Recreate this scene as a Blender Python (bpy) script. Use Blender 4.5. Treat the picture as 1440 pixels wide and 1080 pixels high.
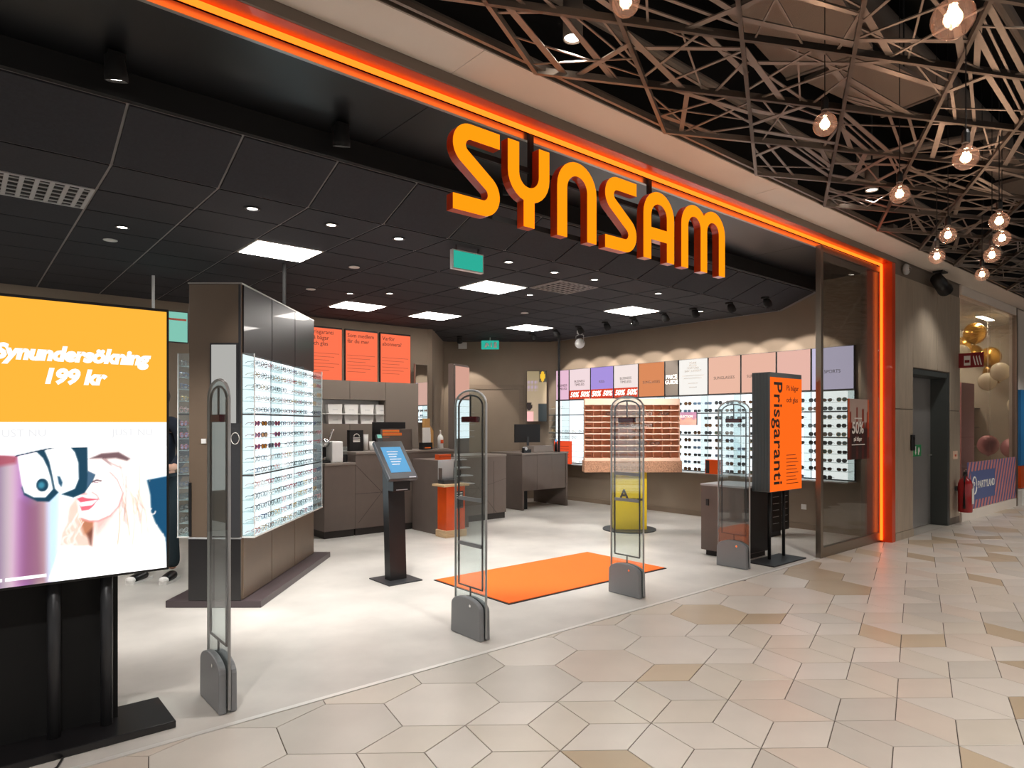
import bpy, math, random
from mathutils import Vector, Matrix
R = math.radians
rnd = random.Random(7)
for o in list(bpy.data.objects): bpy.data.objects.remove(o)
C = bpy.context.scene.collection
SC = bpy.context.scene
# ---------------------------------------------------------------- camera, world, exposure
# World axes: x runs along the shop front, y into the shop, z up; the camera stands in the mall, turned 40 degrees.
CX, CY, CZ = -1.5895, -3.3023, 1.45
YAW = math.atan2(.6451, .7641)
FW = (math.sin(YAW), math.cos(YAW)); RT = (math.cos(YAW), -math.sin(YAW))
cam = bpy.data.cameras.new('camera'); camo = bpy.data.objects.new('camera', cam); C.objects.link(camo)
camo.location = (CX, CY, CZ); camo.rotation_euler = (math.pi/2, 0, -YAW)
cam.sensor_width = 36; cam.lens = 930/1440*36; cam.shift_y = 55/1440; cam.clip_start = .05
SC.camera = camo
SC.view_settings.view_transform = 'Standard'; SC.view_settings.look = 'None'
SC.view_settings.gamma = 1; SC.view_settings.use_curve_mapping = False
SC.view_settings.exposure = 0.12
w = bpy.data.worlds.new('World'); SC.world = w; w.use_nodes = True
w.node_tree.nodes['Background'].inputs[0].default_value = (1.0, .95, .90, 1)
w.node_tree.nodes['Background'].inputs[1].default_value = .5
SC.cycles.max_bounces = 8; SC.cycles.transparent_max_bounces = 24
SC.cycles.caustics_reflective = False; SC.cycles.caustics_refractive = False
SC.cycles.sample_clamp_indirect = 4.0

def cw(X, Y):                      # camera-aligned ground coordinates -> world
    return (CX + X*RT[0] + Y*FW[0], CY + X*RT[1] + Y*FW[1])
DIAG = -YAW                         # z rotation of things turned with the diagonal fittings

# ---------------------------------------------------------------- materials
def lin(c):
    if isinstance(c, str):
        c = tuple(int(c[i:i+2], 16)/255 for i in (0, 2, 4))
    return tuple(x/12.92 if x <= .04045 else ((x+.055)/1.055)**2.4 for x in c) + (1,)
MATS = {}
def mat(name, col='808080', rough=.5, metal=0, emit=None, estr=0, noise=0, nscale=8, bump=0, stretch=None, coat=0, spec=.5):
    if name in MATS: return MATS[name]
    m = bpy.data.materials.new(name); m.use_nodes = True; nt = m.node_tree; b = nt.nodes['Principled BSDF']
    c = lin(col)
    b.inputs['Base Color'].default_value = c; b.inputs['Roughness'].default_value = rough; b.inputs['Metallic'].default_value = metal
    b.inputs['Specular IOR Level'].default_value = spec
    if coat: b.inputs['Coat Weight'].default_value = coat
    if emit:
        b.inputs['Emission Color'].default_value = lin(emit); b.inputs['Emission Strength'].default_value = estr
    if noise or bump:
        tc = nt.nodes.new('ShaderNodeTexCoord'); mp = nt.nodes.new('ShaderNodeMapping')
        nt.links.new(tc.outputs['Object'], mp.inputs[0])
        if stretch: mp.inputs['Scale'].default_value = stretch
        n = nt.nodes.new('ShaderNodeTexNoise'); n.inputs['Scale'].default_value = nscale; n.inputs['Detail'].default_value = 6
        nt.links.new(mp.outputs[0], n.inputs['Vector'])
        if noise:
            mx = nt.nodes.new('ShaderNodeMix'); mx.data_type = 'RGBA'
            mx.inputs[6].default_value = tuple(x*(1-noise) for x in c[:3]) + (1,)
            mx.inputs[7].default_value = tuple(min(1, x*(1+noise)) for x in c[:3]) + (1,)
            rp = nt.nodes.new('ShaderNodeMapRange'); rp.inputs[1].default_value = .3; rp.inputs[2].default_value = .7
            nt.links.new(n.outputs['Fac'], rp.inputs[0]); nt.links.new(rp.outputs[0], mx.inputs[0])
            nt.links.new(mx.outputs[2], b.inputs['Base Color'])
        if bump:
            bp = nt.nodes.new('ShaderNodeBump'); bp.inputs['Strength'].default_value = bump; bp.inputs['Distance'].default_value = .01
            nt.links.new(n.outputs['Fac'], bp.inputs['Height']); nt.links.new(bp.outputs[0], b.inputs['Normal'])
    MATS[name] = m; return m
def glassmat(name, tint='ffffff', refl=1.0, rough=0.0, base=0.0, basecol='ffffff', ior=1.45):
    if name in MATS: return MATS[name]
    m = bpy.data.materials.new(name); m.use_nodes = True; nt = m.node_tree; nt.nodes.remove(nt.nodes['Principled BSDF'])
    out = nt.nodes['Material Output']
    tr = nt.nodes.new('ShaderNodeBsdfTransparent'); tr.inputs[0].default_value = lin(tint)
    gl = nt.nodes.new('ShaderNodeBsdfGlossy'); gl.inputs['Roughness'].default_value = rough
    lw = nt.nodes.new('ShaderNodeLayerWeight'); lw.inputs[0].default_value = .5
    pw = nt.nodes.new('ShaderNodeMath'); pw.operation = 'POWER'; pw.inputs[1].default_value = 5
    f0 = ((ior-1)/(ior+1))**2*refl
    mul = nt.nodes.new('ShaderNodeMath'); mul.operation = 'MULTIPLY_ADD'; mul.inputs[1].default_value = (1-f0)*.8; mul.inputs[2].default_value = f0
    nt.links.new(lw.outputs['Facing'], pw.inputs[0]); nt.links.new(pw.outputs[0], mul.inputs[0])
    mx = nt.nodes.new('ShaderNodeMixShader'); nt.links.new(mul.outputs[0], mx.inputs[0])
    src = tr
    if base:
        df = nt.nodes.new('ShaderNodeBsdfDiffuse'); df.inputs[0].default_value = lin(basecol)
        m2 = nt.nodes.new('ShaderNodeMixShader'); m2.inputs[0].default_value = base
        nt.links.new(tr.outputs[0], m2.inputs[1]); nt.links.new(df.outputs[0], m2.inputs[2]); src = m2
    nt.links.new(src.outputs[0], mx.inputs[1]); nt.links.new(gl.outputs[0], mx.inputs[2])
    nt.links.new(mx.outputs[0], out.inputs[0]); MATS[name] = m; return m
def emat(name, col, s):
    if name in MATS: return MATS[name]
    m = bpy.data.materials.new(name); m.use_nodes = True; nt = m.node_tree; nt.nodes.remove(nt.nodes['Principled BSDF'])
    e = nt.nodes.new('ShaderNodeEmission'); e.inputs[0].default_value = lin(col); e.inputs[1].default_value = s
    nt.links.new(e.outputs[0], nt.nodes['Material Output'].inputs[0]); MATS[name] = m; return m
def attrmat(name, s, rough=.6):                # flat print or screen picture kept in a colour attribute
    m = bpy.data.materials.new(name); m.use_nodes = True; nt = m.node_tree; b = nt.nodes['Principled BSDF']
    a = nt.nodes.new('ShaderNodeAttribute'); a.attribute_name = 'Col'
    nt.links.new(a.outputs['Color'], b.inputs['Base Color']); b.inputs['Roughness'].default_value = rough
    if s: nt.links.new(a.outputs['Color'], b.inputs['Emission Color']); b.inputs['Emission Strength'].default_value = s
    MATS[name] = m; return m

M = dict(
 concrete=mat('pale_concrete', 'c9c5bf', .38, noise=.16, nscale=1.6, bump=.02),
 grout=mat('tile_grout', '5a5048', .8),
 taupe=mat('taupe_wall', '8a7b6b', .75, noise=.04, nscale=3),
 taupe_low=mat('taupe_laminate', '7f6f5f', .5, noise=.06, nscale=4, stretch=(1, 1, 12)),
 greybrown=mat('grey_brown_paint', '756a60', .55),
 beige=mat('beige_paint', 'efe5da', .6, noise=.03, nscale=2),
 orange_paint=mat('orange_red_metal', 'd8430c', .35, coat=.3),
 neon=emat('neon_orange', 'ff6a1a', 2.6),
 alu=mat('brushed_aluminium', 'b9b7b3', .3, .9, noise=.08, nscale=30, stretch=(1, 1, 20)),
 bronze=mat('bronze_aluminium', '8d8377', .32, .85, noise=.08, nscale=30, stretch=(20, 20, 1)),
 chrome=mat('chrome', 'dddddd', .12, 1),
 black=mat('satin_black', '121214', .42),
 blackm=mat('matt_black', '0c0c0d', .8),
 ctile=mat('black_ceiling_tile', '2a2b31', .85, noise=.15, nscale=60, bump=.05),
 cbar=mat('ceiling_grid_bar', '8a8482', .5),
 csoff=mat('black_soffit', '16171a', .3),
 panel_light=emat('lit_light_panel', 'fff8f0', 22),
 lens=emat('lit_lamp_lens', 'fff4e6', 10),
 off_lens=mat('pale_lamp_lens', 'e8e4de', .3),
 white=mat('white_plastic', 'e6e6e4', .4),
 whitem=mat('white_paint', 'efefec', .6),
 grey=mat('grey_plastic', '85878a', .42),
 lgrey=mat('light_grey_plastic', 'b4b6b8', .4),
 dgrey=mat('dark_grey_metal', '3c3d40', .4, .3),
 counter=mat('dark_brown_laminate', '655a54', .5, noise=.05, nscale=6),
 counter_top=mat('grey_brown_worktop', '80766f', .4),
 seam=mat('dark_seam', '2d2826', .7),
 tower=mat('umber_laminate', '6c5c4d', .42, noise=.04, nscale=5),
 tower_dark=mat('black_gloss_panel', '1b1a1c', .3, coat=.2),
 plinth=mat('plum_brown_plinth', '4a4043', .38),
 mirror=mat('mirror_glass', 'e8ecec', .02, 1),
 shelf_lit=emat('lit_shelf_back', 'e9f6fb', 1.5),
 wall_lit=emat('lit_wall_panel', 'f4fbff', 1.25),
 shelf=glassmat('clear_shelf_glass', 'f2fafa', 1, .02, .35, 'f2fafa'),
 acrylic=glassmat('clear_acrylic', 'eef5f5', 2.2, .0, .03),
 glass=glassmat('window_glass', 'eeeeea', 1.3, 0, .01, 'c8c8c8', 1.5),
 orange_fab=mat('orange_carpet', 'f06a1c', .95, noise=.12, nscale=220, bump=.3),
 rubber=mat('black_rubber', '1c1b1a', .8),
 orange_lac=mat('orange_lacquer', 'd9500e', .3, coat=.3, noise=.05),
 wood=mat('pale_birch', 'd3b48c', .5, noise=.14, nscale=9, stretch=(1, 1, 8)),
 salmon=mat('salmon_board', 'f0cdb5', .6, noise=.04, nscale=5),
 salmon_d=mat('salmon_back_board', 'cf9778', .65),
 cork=mat('terrazzo_cork', 'b08468', .6, noise=.45, nscale=90),
 yellow=mat('yellow_lacquer', 'e2c01d', .4),
 led_orange=emat('letter_face_orange', 'ff8c0e', 1.25),
 letter_side=mat('letter_return_orange', 'c43a0a', .3, coat=.3),
 poster_or=emat('spotlit_orange_print', 'ff7450', .95),  # emission stands for the spotlight's glow on the print
 ink=mat('dark_ink', '2a201c', .7),
 wink=mat('white_ink', 'f6f2ec', .6),
 oink=mat('orange_ink', 'ff7a1e', .6),
 bulb_glass=glassmat('clear_bulb_glass', 'fff4ee', 1.6, 0, .02, 'ffd8c8'),
 filament=emat('glowing_filament', 'ffd9b8', 30),
 lattice=mat('bronze_lattice_metal', '8f8379', .4, .7, noise=.06, nscale=20),
 void=mat('dark_void', '141210', .9),
 duct=mat('beige_duct', '8d8177', .6, .1),
 perf=mat('beige_acoustic_panel', '9a8a7e', .8, noise=.3, nscale=260),
 stone=mat('taupe_wall_panel', 'ab9d8b', .42, noise=.10, nscale=3, stretch=(6, 6, 1)),
 door=mat('satin_grey_door', 'a9a7a5', .32, .5),
 dframe=mat('anthracite_frame', '3f4443', .45),
 red=mat('extinguisher_red', 'a5141a', .3, coat=.4),
 signred=mat('sign_red', '8a1a22', .5),
 green=emat('lit_exit_green', '2fae98', .9),
 signgreen=mat('sign_green', '2f9a5c', .5),
 screen_blue=emat('lit_tablet_screen', '6fb2e2', .9),
 screen_teal=emat('lit_teal_screen', '8fd8c4', .75),
 screen_dark=mat('dark_screen', '0e0f11', .15),
 stripe_p=mat('party_blue', '5a6799', .6), stripe_o=mat('party_pink', 'd98a86', .6),
 pink=mat('pink_panel', 'd8a0a4', .6), blue=mat('blue_wall', '1a6ea8', .6),
 gold=mat('gold_foil', 'd9a650', .22, .7), balloon_pink=mat('rose_balloon', 'c98a92', .2, .2), balloon_w=mat('cream_balloon', 'e9dcc4', .25),
 skin=mat('skin', 'd9a58c', .55), navy=mat('navy_cloth', '1a2130', .85), trouser=mat('dark_teal_cloth', '16242b', .85), hair=mat('dark_hair', '2a1d16', .6),
 paper=mat('white_paper', 'e8e6e2', .7), kraft=mat('kraft_card', 'c89a5c', .7), maroon=mat('maroon_glass', '4a0f16', .15),
)
lens_clear = glassmat('clear_lens', 'f4f8f8', 1.2, 0, .03)
def lensmat(n, c): return mat(n, c, .12, coat=.5)

# ---------------------------------------------------------------- mesh helpers
class MB:
    def __init__(s): s.v = []; s.f = []; s.m = []; s.smooth = False
    def add(s, vs, fs, mi=0):
        b = len(s.v); s.v += [tuple(x) for x in vs]; s.f += [tuple(b+i for i in f) for f in fs]; s.m += [mi]*len(fs); return s
    def box(s, x0, y0, z0, x1, y1, z1, mi=0):
        return s.add([(x0,y0,z0),(x1,y0,z0),(x1,y1,z0),(x0,y1,z0),(x0,y0,z1),(x1,y0,z1),(x1,y1,z1),(x0,y1,z1)],
                     [(0,3,2,1),(4,5,6,7),(0,1,5,4),(1,2,6,5),(2,3,7,6),(3,0,4,7)], mi)
    def prism(s, pts, z0, z1, mi=0):            # polygon (ccw) in xy
        n = len(pts)
        return s.add([(x,y,z0) for x,y in pts]+[(x,y,z1) for x,y in pts],
                     [tuple(range(n-1,-1,-1)), tuple(range(n,2*n))]+[(i,(i+1)%n,n+(i+1)%n,n+i) for i in range(n)], mi)
    def prism_xz(s, pts, y0, y1, mi=0):          # polygon in xz, extruded along y
        n = len(pts)
        return s.add([(x,y0,z) for x,z in pts]+[(x,y1,z) for x,z in pts],
                     [tuple(range(n)), tuple(range(2*n-1,n-1,-1))]+[(i,n+i,n+(i+1)%n,(i+1)%n) for i in range(n)], mi)
    def prism_yz(s, pts, x0, x1, mi=0):
        n = len(pts)
        return s.add([(x0,y,z) for y,z in pts]+[(x1,y,z) for y,z in pts],
                     [tuple(range(n-1,-1,-1)), tuple(range(n,2*n))]+[(i,(i+1)%n,n+(i+1)%n,n+i) for i in range(n)], mi)
    def tube(s, path, r, n=8, mi=0, closed=False, caps=True):
        P = [Vector(p) for p in path]; k = len(P); rings = []
        for i in range(k):
            a = P[i-1] if (i or closed) else P[i]; b = P[(i+1) % k] if (i < k-1 or closed) else P[i]
            d = (b-a); d = d.normalized() if d.length > 1e-9 else Vector((0,0,1))
            u = d.cross(Vector((0,0,1)));
            if u.length < .05: u = d.cross(Vector((1,0,0)))
            u.normalize(); vv = d.cross(u)
            rr = r[i] if isinstance(r, (list, tuple)) else r
            rings.append([P[i]+(u*math.cos(2*math.pi*j/n)+vv*math.sin(2*math.pi*j/n))*rr for j in range(n)])
        vs = [p for rg in rings for p in rg]; fs = []
        for i in range(k if closed else k-1):
            for j in range(n):
                a, b = i*n, ((i+1) % k)*n
                fs.append((a+j, a+(j+1) % n, b+(j+1) % n, b+j))
        if caps and not closed: fs += [tuple(range(n-1,-1,-1)), tuple(range((k-1)*n, k*n))]
        return s.add(vs, fs, mi)
    def cyl(s, x, y, z0, z1, r, n=20, mi=0, r1=None): return s.tube([(x,y,z0),(x,y,z1)], [r, r if r1 is None else r1], n, mi)
    def lathe(s, prof, n=20, mi=0, c=(0,0,0)):    # profile (r, z)
        vs = [(c[0]+r*math.cos(2*math.pi*j/n), c[1]+r*math.sin(2*math.pi*j/n), c[2]+z) for r,z in prof for j in range(n)]
        fs = [(i*n+j, i*n+(j+1) % n, (i+1)*n+(j+1) % n, (i+1)*n+j) for i in range(len(prof)-1) for j in range(n)]
        return s.add(vs, fs, mi)
    def ball(s, c, r, n=14, mi=0, sc=(1,1,1)):
        vs = []; fs = []; m = n//2
        for i in range(m+1):
            t = math.pi*i/m
            for j in range(n):
                a = 2*math.pi*j/n
                vs.append((c[0]+r*sc[0]*math.sin(t)*math.cos(a), c[1]+r*sc[1]*math.sin(t)*math.sin(a), c[2]+r*sc[2]*math.cos(t)))
        for i in range(m):
            for j in range(n): fs.append((i*n+j, (i+1)*n+j, (i+1)*n+(j+1) % n, i*n+(j+1) % n))
        return s.add(vs, fs, mi)
    def mesh(s, name, mats):
        me = bpy.data.meshes.new(name); me.from_pydata(s.v, [], s.f)
        for m in (mats if isinstance(mats, (list, tuple)) else [mats]): me.materials.append(m)
        me.polygons.foreach_set('material_index', s.m)
        if s.smooth: me.polygons.foreach_set('use_smooth', [True]*len(s.f))
        me.update(); return me
    def build(s, name, mats, parent=None, loc=(0,0,0), rz=0, bevel=0, rot=None):
        return link(name, s.mesh(name, mats), parent, loc, rz, bevel, rot)
def link(name, data, parent=None, loc=(0,0,0), rz=0, bevel=0, rot=None):
    o = bpy.data.objects.new(name, data); C.objects.link(o); o.parent = parent
    o.location = loc; o.rotation_euler = rot or (0, 0, rz)
    if bevel:
        b = o.modifiers.new('bevel', 'BEVEL'); b.width = bevel; b.segments = 2; b.limit_method = 'ANGLE'
    return o
def tag(o, label=None, cat=None, group=None, kind=None):
    if label: o['label'] = label
    if cat: o['category'] = cat
    if group: o['group'] = group
    if kind: o['kind'] = kind
    return o
def thing(name, label, cat, loc=(0,0,0), rz=0, group=None):
    o = bpy.data.objects.new(name, None); C.objects.link(o); o.location = loc; o.rotation_euler = (0,0,rz)
    o.empty_display_size = .1
    return tag(o, label, cat, group)
def copy_tree(o, parent=None):
    c = o.copy(); C.objects.link(c)
    c.parent = parent
    for ch in list(o.children): copy_tree(ch, c)
    return c
def bx(x0,y0,z0,x1,y1,z1): return MB().box(x0,y0,z0,x1,y1,z1)
def struct(name, mb, m, parent=None, **k):
    o = mb.build(name, m, parent, **k); o['kind'] = 'structure'; return o
def text(name, s, size, m, parent, loc, rz=0, align='CENTER', bold=0, shear=0, ext=.0008, rot=None, spacing=1, line=1):
    cu = bpy.data.curves.new('t', 'FONT'); cu.body = s; cu.size = size; cu.align_x = align; cu.align_y = 'CENTER'
    cu.offset = bold; cu.shear = shear; cu.extrude = ext; cu.resolution_u = 3; cu.space_character = spacing; cu.space_line = line
    t = bpy.data.objects.new('t', cu); me = bpy.data.meshes.new_from_object(t)
    me.materials.clear(); me.materials.append(m)
    bpy.data.objects.remove(t); bpy.data.curves.remove(cu)
    return link(name, me, parent, loc, 0, 0, rot or (math.pi/2, 0, rz))
def spot(name, loc, target, power, angle=60, blend=.6, col=(1,.93,.85), r=.03):
    l = bpy.data.lights.new(name, 'SPOT'); l.energy = power; l.spot_size = R(angle); l.spot_blend = blend; l.color = col; l.shadow_soft_size = r
    o = bpy.data.objects.new(name, l); C.objects.link(o); o.location = loc
    o.rotation_euler = (Vector(target)-Vector(loc)).to_track_quat('-Z', 'Y').to_euler(); o['kind'] = 'helper'; return o
def pic(name, nx, ny, w, h, fn, m, parent, loc, rz=0, back=0):      # flat print: grid with a colour per vertex
    vs = [(w*(i/nx-.5), 0, h*j/ny) for j in range(ny+1) for i in range(nx+1)]
    fs = [(j*(nx+1)+i, j*(nx+1)+i+1, (j+1)*(nx+1)+i+1, (j+1)*(nx+1)+i) for j in range(ny) for i in range(nx)]
    me = bpy.data.meshes.new(name); me.from_pydata(vs, [], fs); me.materials.append(m)
    ca = me.color_attributes.new('Col', 'FLOAT_COLOR', 'POINT')
    buf = []
    for j in range(ny+1):
        for i in range(nx+1): buf += list(lin(tuple(max(0, min(1, q)) for q in fn(i/nx, j/ny))))
    ca.data.foreach_set('color', buf)
    return link(name, me, parent, loc, rz)
def sm(a, b, x):
    t = max(0, min(1, (x-a)/(b-a))); return t*t*(3-2*t)
def mixc(a, b, t): return tuple(p+(q-p)*t for p, q in zip(a, b))
# ---------------------------------------------------------------- mall floor: rhombus and hexagon stone tiles
ZC = 3.02
fm = struct('floor', bx(-9, -12, -.03, 24, 0, -.005), M['grout'])
TM = [mat('stone_tile_%s' % n, c, .3, noise=.07, nscale=2.2, bump=.01) for n, c in
      (('ivory', 'cfc8bf'), ('cream', 'cac2b6'), ('grey', 'c2bcb3'), ('sand', 'bfae96'), ('tan', 'b3a188'), ('rose', 'ccc0b4'))]
U1, V1 = (.460, .270), (.022, .517); U2 = (U1[0]-V1[0], U1[1]-V1[1]); A0 = (.213, 2.927)
def ad(*p): return (sum(q[0] for q in p), sum(q[1] for q in p))
def sc(p, k): return (p[0]*k, p[1]*k)
def clip(poly, f):                                   # keep f(p) <= 0
    out = []
    for i in range(len(poly)):
        a, b = poly[i-1], poly[i]; fa, fb = f(a), f(b)
        if (fa <= 0) != (fb <= 0):
            t = fa/(fa-fb); out.append((a[0]+(b[0]-a[0])*t, a[1]+(b[1]-a[1])*t))
        if fb <= 0: out.append(b)
    return out
def inset(poly, d):
    n = len(poly); out = []
    for i in range(n):
        p0, p1, p2 = Vector(poly[i-1]), Vector(poly[i]), Vector(poly[(i+1) % n])
        d1 = (p1-p0).normalized(); d2 = (p2-p1).normalized(); n1 = Vector((-d1.y, d1.x)); n2 = Vector((-d2.y, d2.x))
        den = 1+n1.dot(n2)
        out.append(tuple(p1+(n1+n2)*(d/max(den, .3))))
    return out
def area(p): return .5*sum(p[i-1][0]*p[i][1]-p[i][0]*p[i-1][1] for i in range(len(p)))
tiles = []
for i in range(-25, 60):
    for j in range(-45, 60):
        n = ad(A0, sc(U1, i), sc(V1, j))
        cR = lambda q: ad(q, sc(ad(V1, U1), 1/3))
        nv = ad(n, sc(V1, -1)); nu1 = ad(n, U1); nu2 = ad(n, U2); cL = ad(n, sc(ad(U1, U2), 1/3))
        if not (1.6 < cL[1] < 22 and abs(cL[0]) < cL[1]*.8+1.2): continue
        wc = cw(*cL)
        if wc[1] > .5 or wc[0] > 20: continue
        if wc[1] > -.75 and wc[0] < 5.3: ps = [[n, cR(nv), nu2, cR(nu2), nu1, cR(n)]]
        else: ps = [[n, cL, nu1, cR(n)], [n, cR(nv), nu2, cL], [nu2, cR(nu2), nu1, cL]]
        for p in ps:
            q = [cw(*a) for a in p]
            q = clip(q, lambda a: a[1]+.016 if a[0] < 7.15 else (a[1]+.13 if a[0] < 9.7 else a[1]+.12))
            if len(q) < 3: continue
            if area(q) < 0: q.reverse()
            if area(q) < .002: continue
            cxy = (sum(a[0] for a in q)/len(q), sum(a[1] for a in q)/len(q))
            dx, dy = cxy[0]-CX, cxy[1]-CY; X = dx*RT[0]+dy*RT[1]; Y = dx*FW[0]+dy*FW[1]
            seen = Y > 2.3 and abs(X) < Y*.80+.3
            tiles.append((Y if seen else Y+30, q, cxy))
tiles.sort(key=lambda a: a[0])
rest = MB()
def tilemat(): 
    r = rnd.random()
    return 0 if r < .32 else 1 if r < .58 else 2 if r < .76 else 5 if r < .88 else 3 if r < .95 else 4
for k, (Y, q, c0) in enumerate(tiles):
    q = inset(q, .0022)
    if area(q) <= 0: continue
    if k < 300:
        top = inset(q, .0015); n = len(q)
        mb = MB(); loc = [(a[0]-c0[0], a[1]-c0[1]) for a in q]; lt = [(a[0]-c0[0], a[1]-c0[1]) for a in top]
        mb.add([(x, y, -.006) for x, y in loc]+[(x, y, -.0012) for x, y in loc]+[(x, y, 0) for x, y in lt],
               [tuple(range(2*n, 3*n))]+[(i, (i+1) % n, n+(i+1) % n, n+i) for i in range(n)]+[(n+i, n+(i+1) % n, 2*n+(i+1) % n, 2*n+i) for i in range(n)])
        mb.build('floor_tile', TM[tilemat()], fm, (c0[0], c0[1], 0))
    else: rest.prism(q, -.006, 0, tilemat())
o = rest.build('floor_tile_field', TM, fm); o['kind'] = 'stuff'
# shop floor, threshold
struct('floor_shop', bx(-9, .016, -.03, 7.3, 9, 0), M['concrete'])
struct('trim_1', bx(-9, -.016, -.02, 5.5, .016, .004), mat('pale_metal_strip', 'e4e2de', .35, .3))

# ---------------------------------------------------------------- shop shell
WH = 3.4
struct('wall_back', bx(-9, 6.05, 0, 4.5, 6.15, WH), M['taupe'])
mb = MB().prism([(4.45, 6.06), (4.52, 6.0), (5.66, 7.32), (5.6, 7.40)], 0, WH); struct('wall_return', mb, M['taupe'])
dl = cw(-1.45, 12.75)
struct('wall_diagonal', bx(-.1, 0, 0, 2.7, .1, WH), M['taupe'], loc=(dl[0], dl[1], 0), rz=DIAG)
struct('wall_right', bx(7.3, .02, 0, 7.4, 6.2, WH), M['taupe'])
struct('wall_left', bx(-9.1, 0, 0, -9, 6.1, WH), M['taupe'])
struct('baseboard_right', bx(7.285, .1, 0, 7.3, 5.9, .08), M['taupe_low'])
# black soffit just inside the front, bulkhead, sloped row
XS = [-9, -6.6, -4.2, -1.8, .6, 3.0, 5.4, 7.3]
sf = struct('ceiling_soffit', bx(-9, .05, 3.372, 7.3, .82, 3.42), M['blackm'])
for a, b in zip(XS, XS[1:]): bx(a+.003, .055, 3.36, b-.003, .80, 3.3722).build('soffit_panel', M['csoff'], sf)
struct('trim_2', bx(-9, .02, 3.345, 7.1, .045, 3.39), M['alu'])
struct('ceiling_bulkhead', bx(-9, .80, 3.21, 7.3, .84, 3.40), M['blackm'])
GX = [.383+.62*k for k in range(-15, 12)]; GX = [x for x in GX if x > -9]
GY = [1.345+.535*k for k in range(0, 12)]
mb = MB().prism_yz([(.84, 3.214), (1.345, 3.026), (1.345, 3.05), (.84, 3.24)], -9, 7.3); sl = struct('ceiling_slope', mb, M['cbar'])
L_ = math.hypot(.505, .188); ang = -math.atan2(.188, .505)
st = MB().box(.009, .010, -.008, .611, L_-.010, .004).mesh('ceiling_tile', M['ctile'])
for x in GX[:-1]:
    if x+.62 < 7.35: link('ceiling_tile', st, sl, (x, .84, 3.21), rot=(ang, 0, 0))
ce = struct('ceiling', bx(-9, 1.345, ZC+.004, 7.4, 7.6, ZC+.05), M['cbar'])
LIGHTS = [(0, 2), (4, 2), (3, 6), (5, 6), (8, 2), (8, 6), (-4, 2), (-4, 6), (-8, 4)]  # last three panels are added beyond the view, lighting the shop
LL = {(0, 2): 'square lit ceiling panel above the tower display', (4, 2): 'square lit ceiling panel above the orange rug', (3, 6): 'square lit ceiling panel over the coffee counter', (5, 6): 'square lit ceiling panel over the tall service counter', (8, 2): 'square lit ceiling panel over the salmon rack', (8, 6): 'square lit ceiling panel over the service desk', (-4, 2): 'added square lit ceiling panel past the big screen', (-4, 6): 'added square lit ceiling panel above the back wall past the screen', (-8, 4): 'added square lit ceiling panel at the shop end past the big screen'}
VENTS = [(-3, 1), (5, 1)]
tm = bx(.009, .009, 0, .611, .526, .008).mesh('ceiling_tile', M['ctile'])
for i in range(-15, 12):
    x = .383+.62*i
    if x < -9: continue
    for j in range(11):
        if (i, j) in LIGHTS or (i, j) in VENTS: continue
        y = 1.345+.535*j
        if x < 4.3 and y > 6.0: continue
        if x > 7.2: continue
        link('ceiling_tile', tm, ce, (x, y, ZC-.003))
for i, j in LIGHTS:
    x, y = .383+.62*i, 1.345+.535*j
    seen = i > -2
    t = thing('light_panel', LL[(i, j)], 'ceiling light', (x+.31, y+.2675, ZC), group='lit square panels in the shop ceiling')
    MB().box(-.303, -.26, -.006, .303, .26, .004).build('frame', M['white'], t)
    bx(-.285, -.245, -.009, .285, .245, -.0062).build('diffuser', M['panel_light'], t)
for i, j in VENTS:
    x, y = .383+.62*i, 1.345+.535*j
    t = thing('ceiling_vent', 'white slotted air vent beside a ceiling spot' if i < 0 else 'dark slotted air vent between lit panels', 'vent', (x+.31, y+.2675, ZC))
    m = M['lgrey'] if i < 0 else M['cbar']
    MB().box(-.303, -.26, -.001, .303, .26, .004).build('backing', M['blackm'], t)
    f = MB(); f.box(-.303,-.26,-.008,.303,-.235,0); f.box(-.303,.235,-.008,.303,.26,0); f.box(-.303,-.235,-.008,-.28,.235,0); f.box(.28,-.235,-.008,.303,.235,0)
    f.build('frame', m, t)
    for k in range(7): bx(-.262+k*.08, -.235, -.007, -.236+k*.08, .235, -.001).build('slat', m, t)
    for k in range(5): bx(-.28, -.19+k*.09, -.0062, .28, -.172+k*.09, -.0012).build('cross_slat', m, t)
# recessed downlights and dark ceiling spots
def dl_proto(lit):
    t = thing('ceiling_downlight', '', 'downlight')
    p = [(.042, 0), (.055, -.004), (.055, -.008), (.04, -.010), (.034, -.001)]
    mb = MB().lathe(p, 20); mb.smooth = True; mb.build('ring', M['dgrey'] if lit else M['white'], t)
    mb = MB().cyl(0, 0, -.005, -.001, .036, 18); mb.build('lens', M['lens'] if lit else M['off_lens'], t); return t
pr = {}
for k, (x, y, lit) in enumerate([(-.562,2.734,1),(-.568,3.224,0),(.073,1.60,1),(.686,1.60,1),(1.292,1.60,1),(2.524,1.62,1),(3.168,1.65,1),(3.743,1.62,1),(1.594,4.109,0),(2.06,4.049,1),(3.776,2.717,1),(2.426,3.74,1),(1.476,2.78,0),(6.543,3.394,1),(6.384,2.06,1),(4.6,3.75,0),(4.9,1.65,1)]):
    if lit not in pr: pr[lit] = o = dl_proto(lit)
    else: o = copy_tree(pr[lit])
    o.location = (x, y, ZC-.003)
    tag(o, 'lit round downlight recessed in a black ceiling tile' if lit else 'small white round detector disc on a black ceiling tile', 'downlight' if lit else 'detector', 'recessed downlights in the black ceiling' if lit else 'white discs on the black ceiling')
    if lit: spot('downlight_beam', (x, y, ZC-.03), (x, y, 0), 60, 75, .8, (1, .97, .93))
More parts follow.
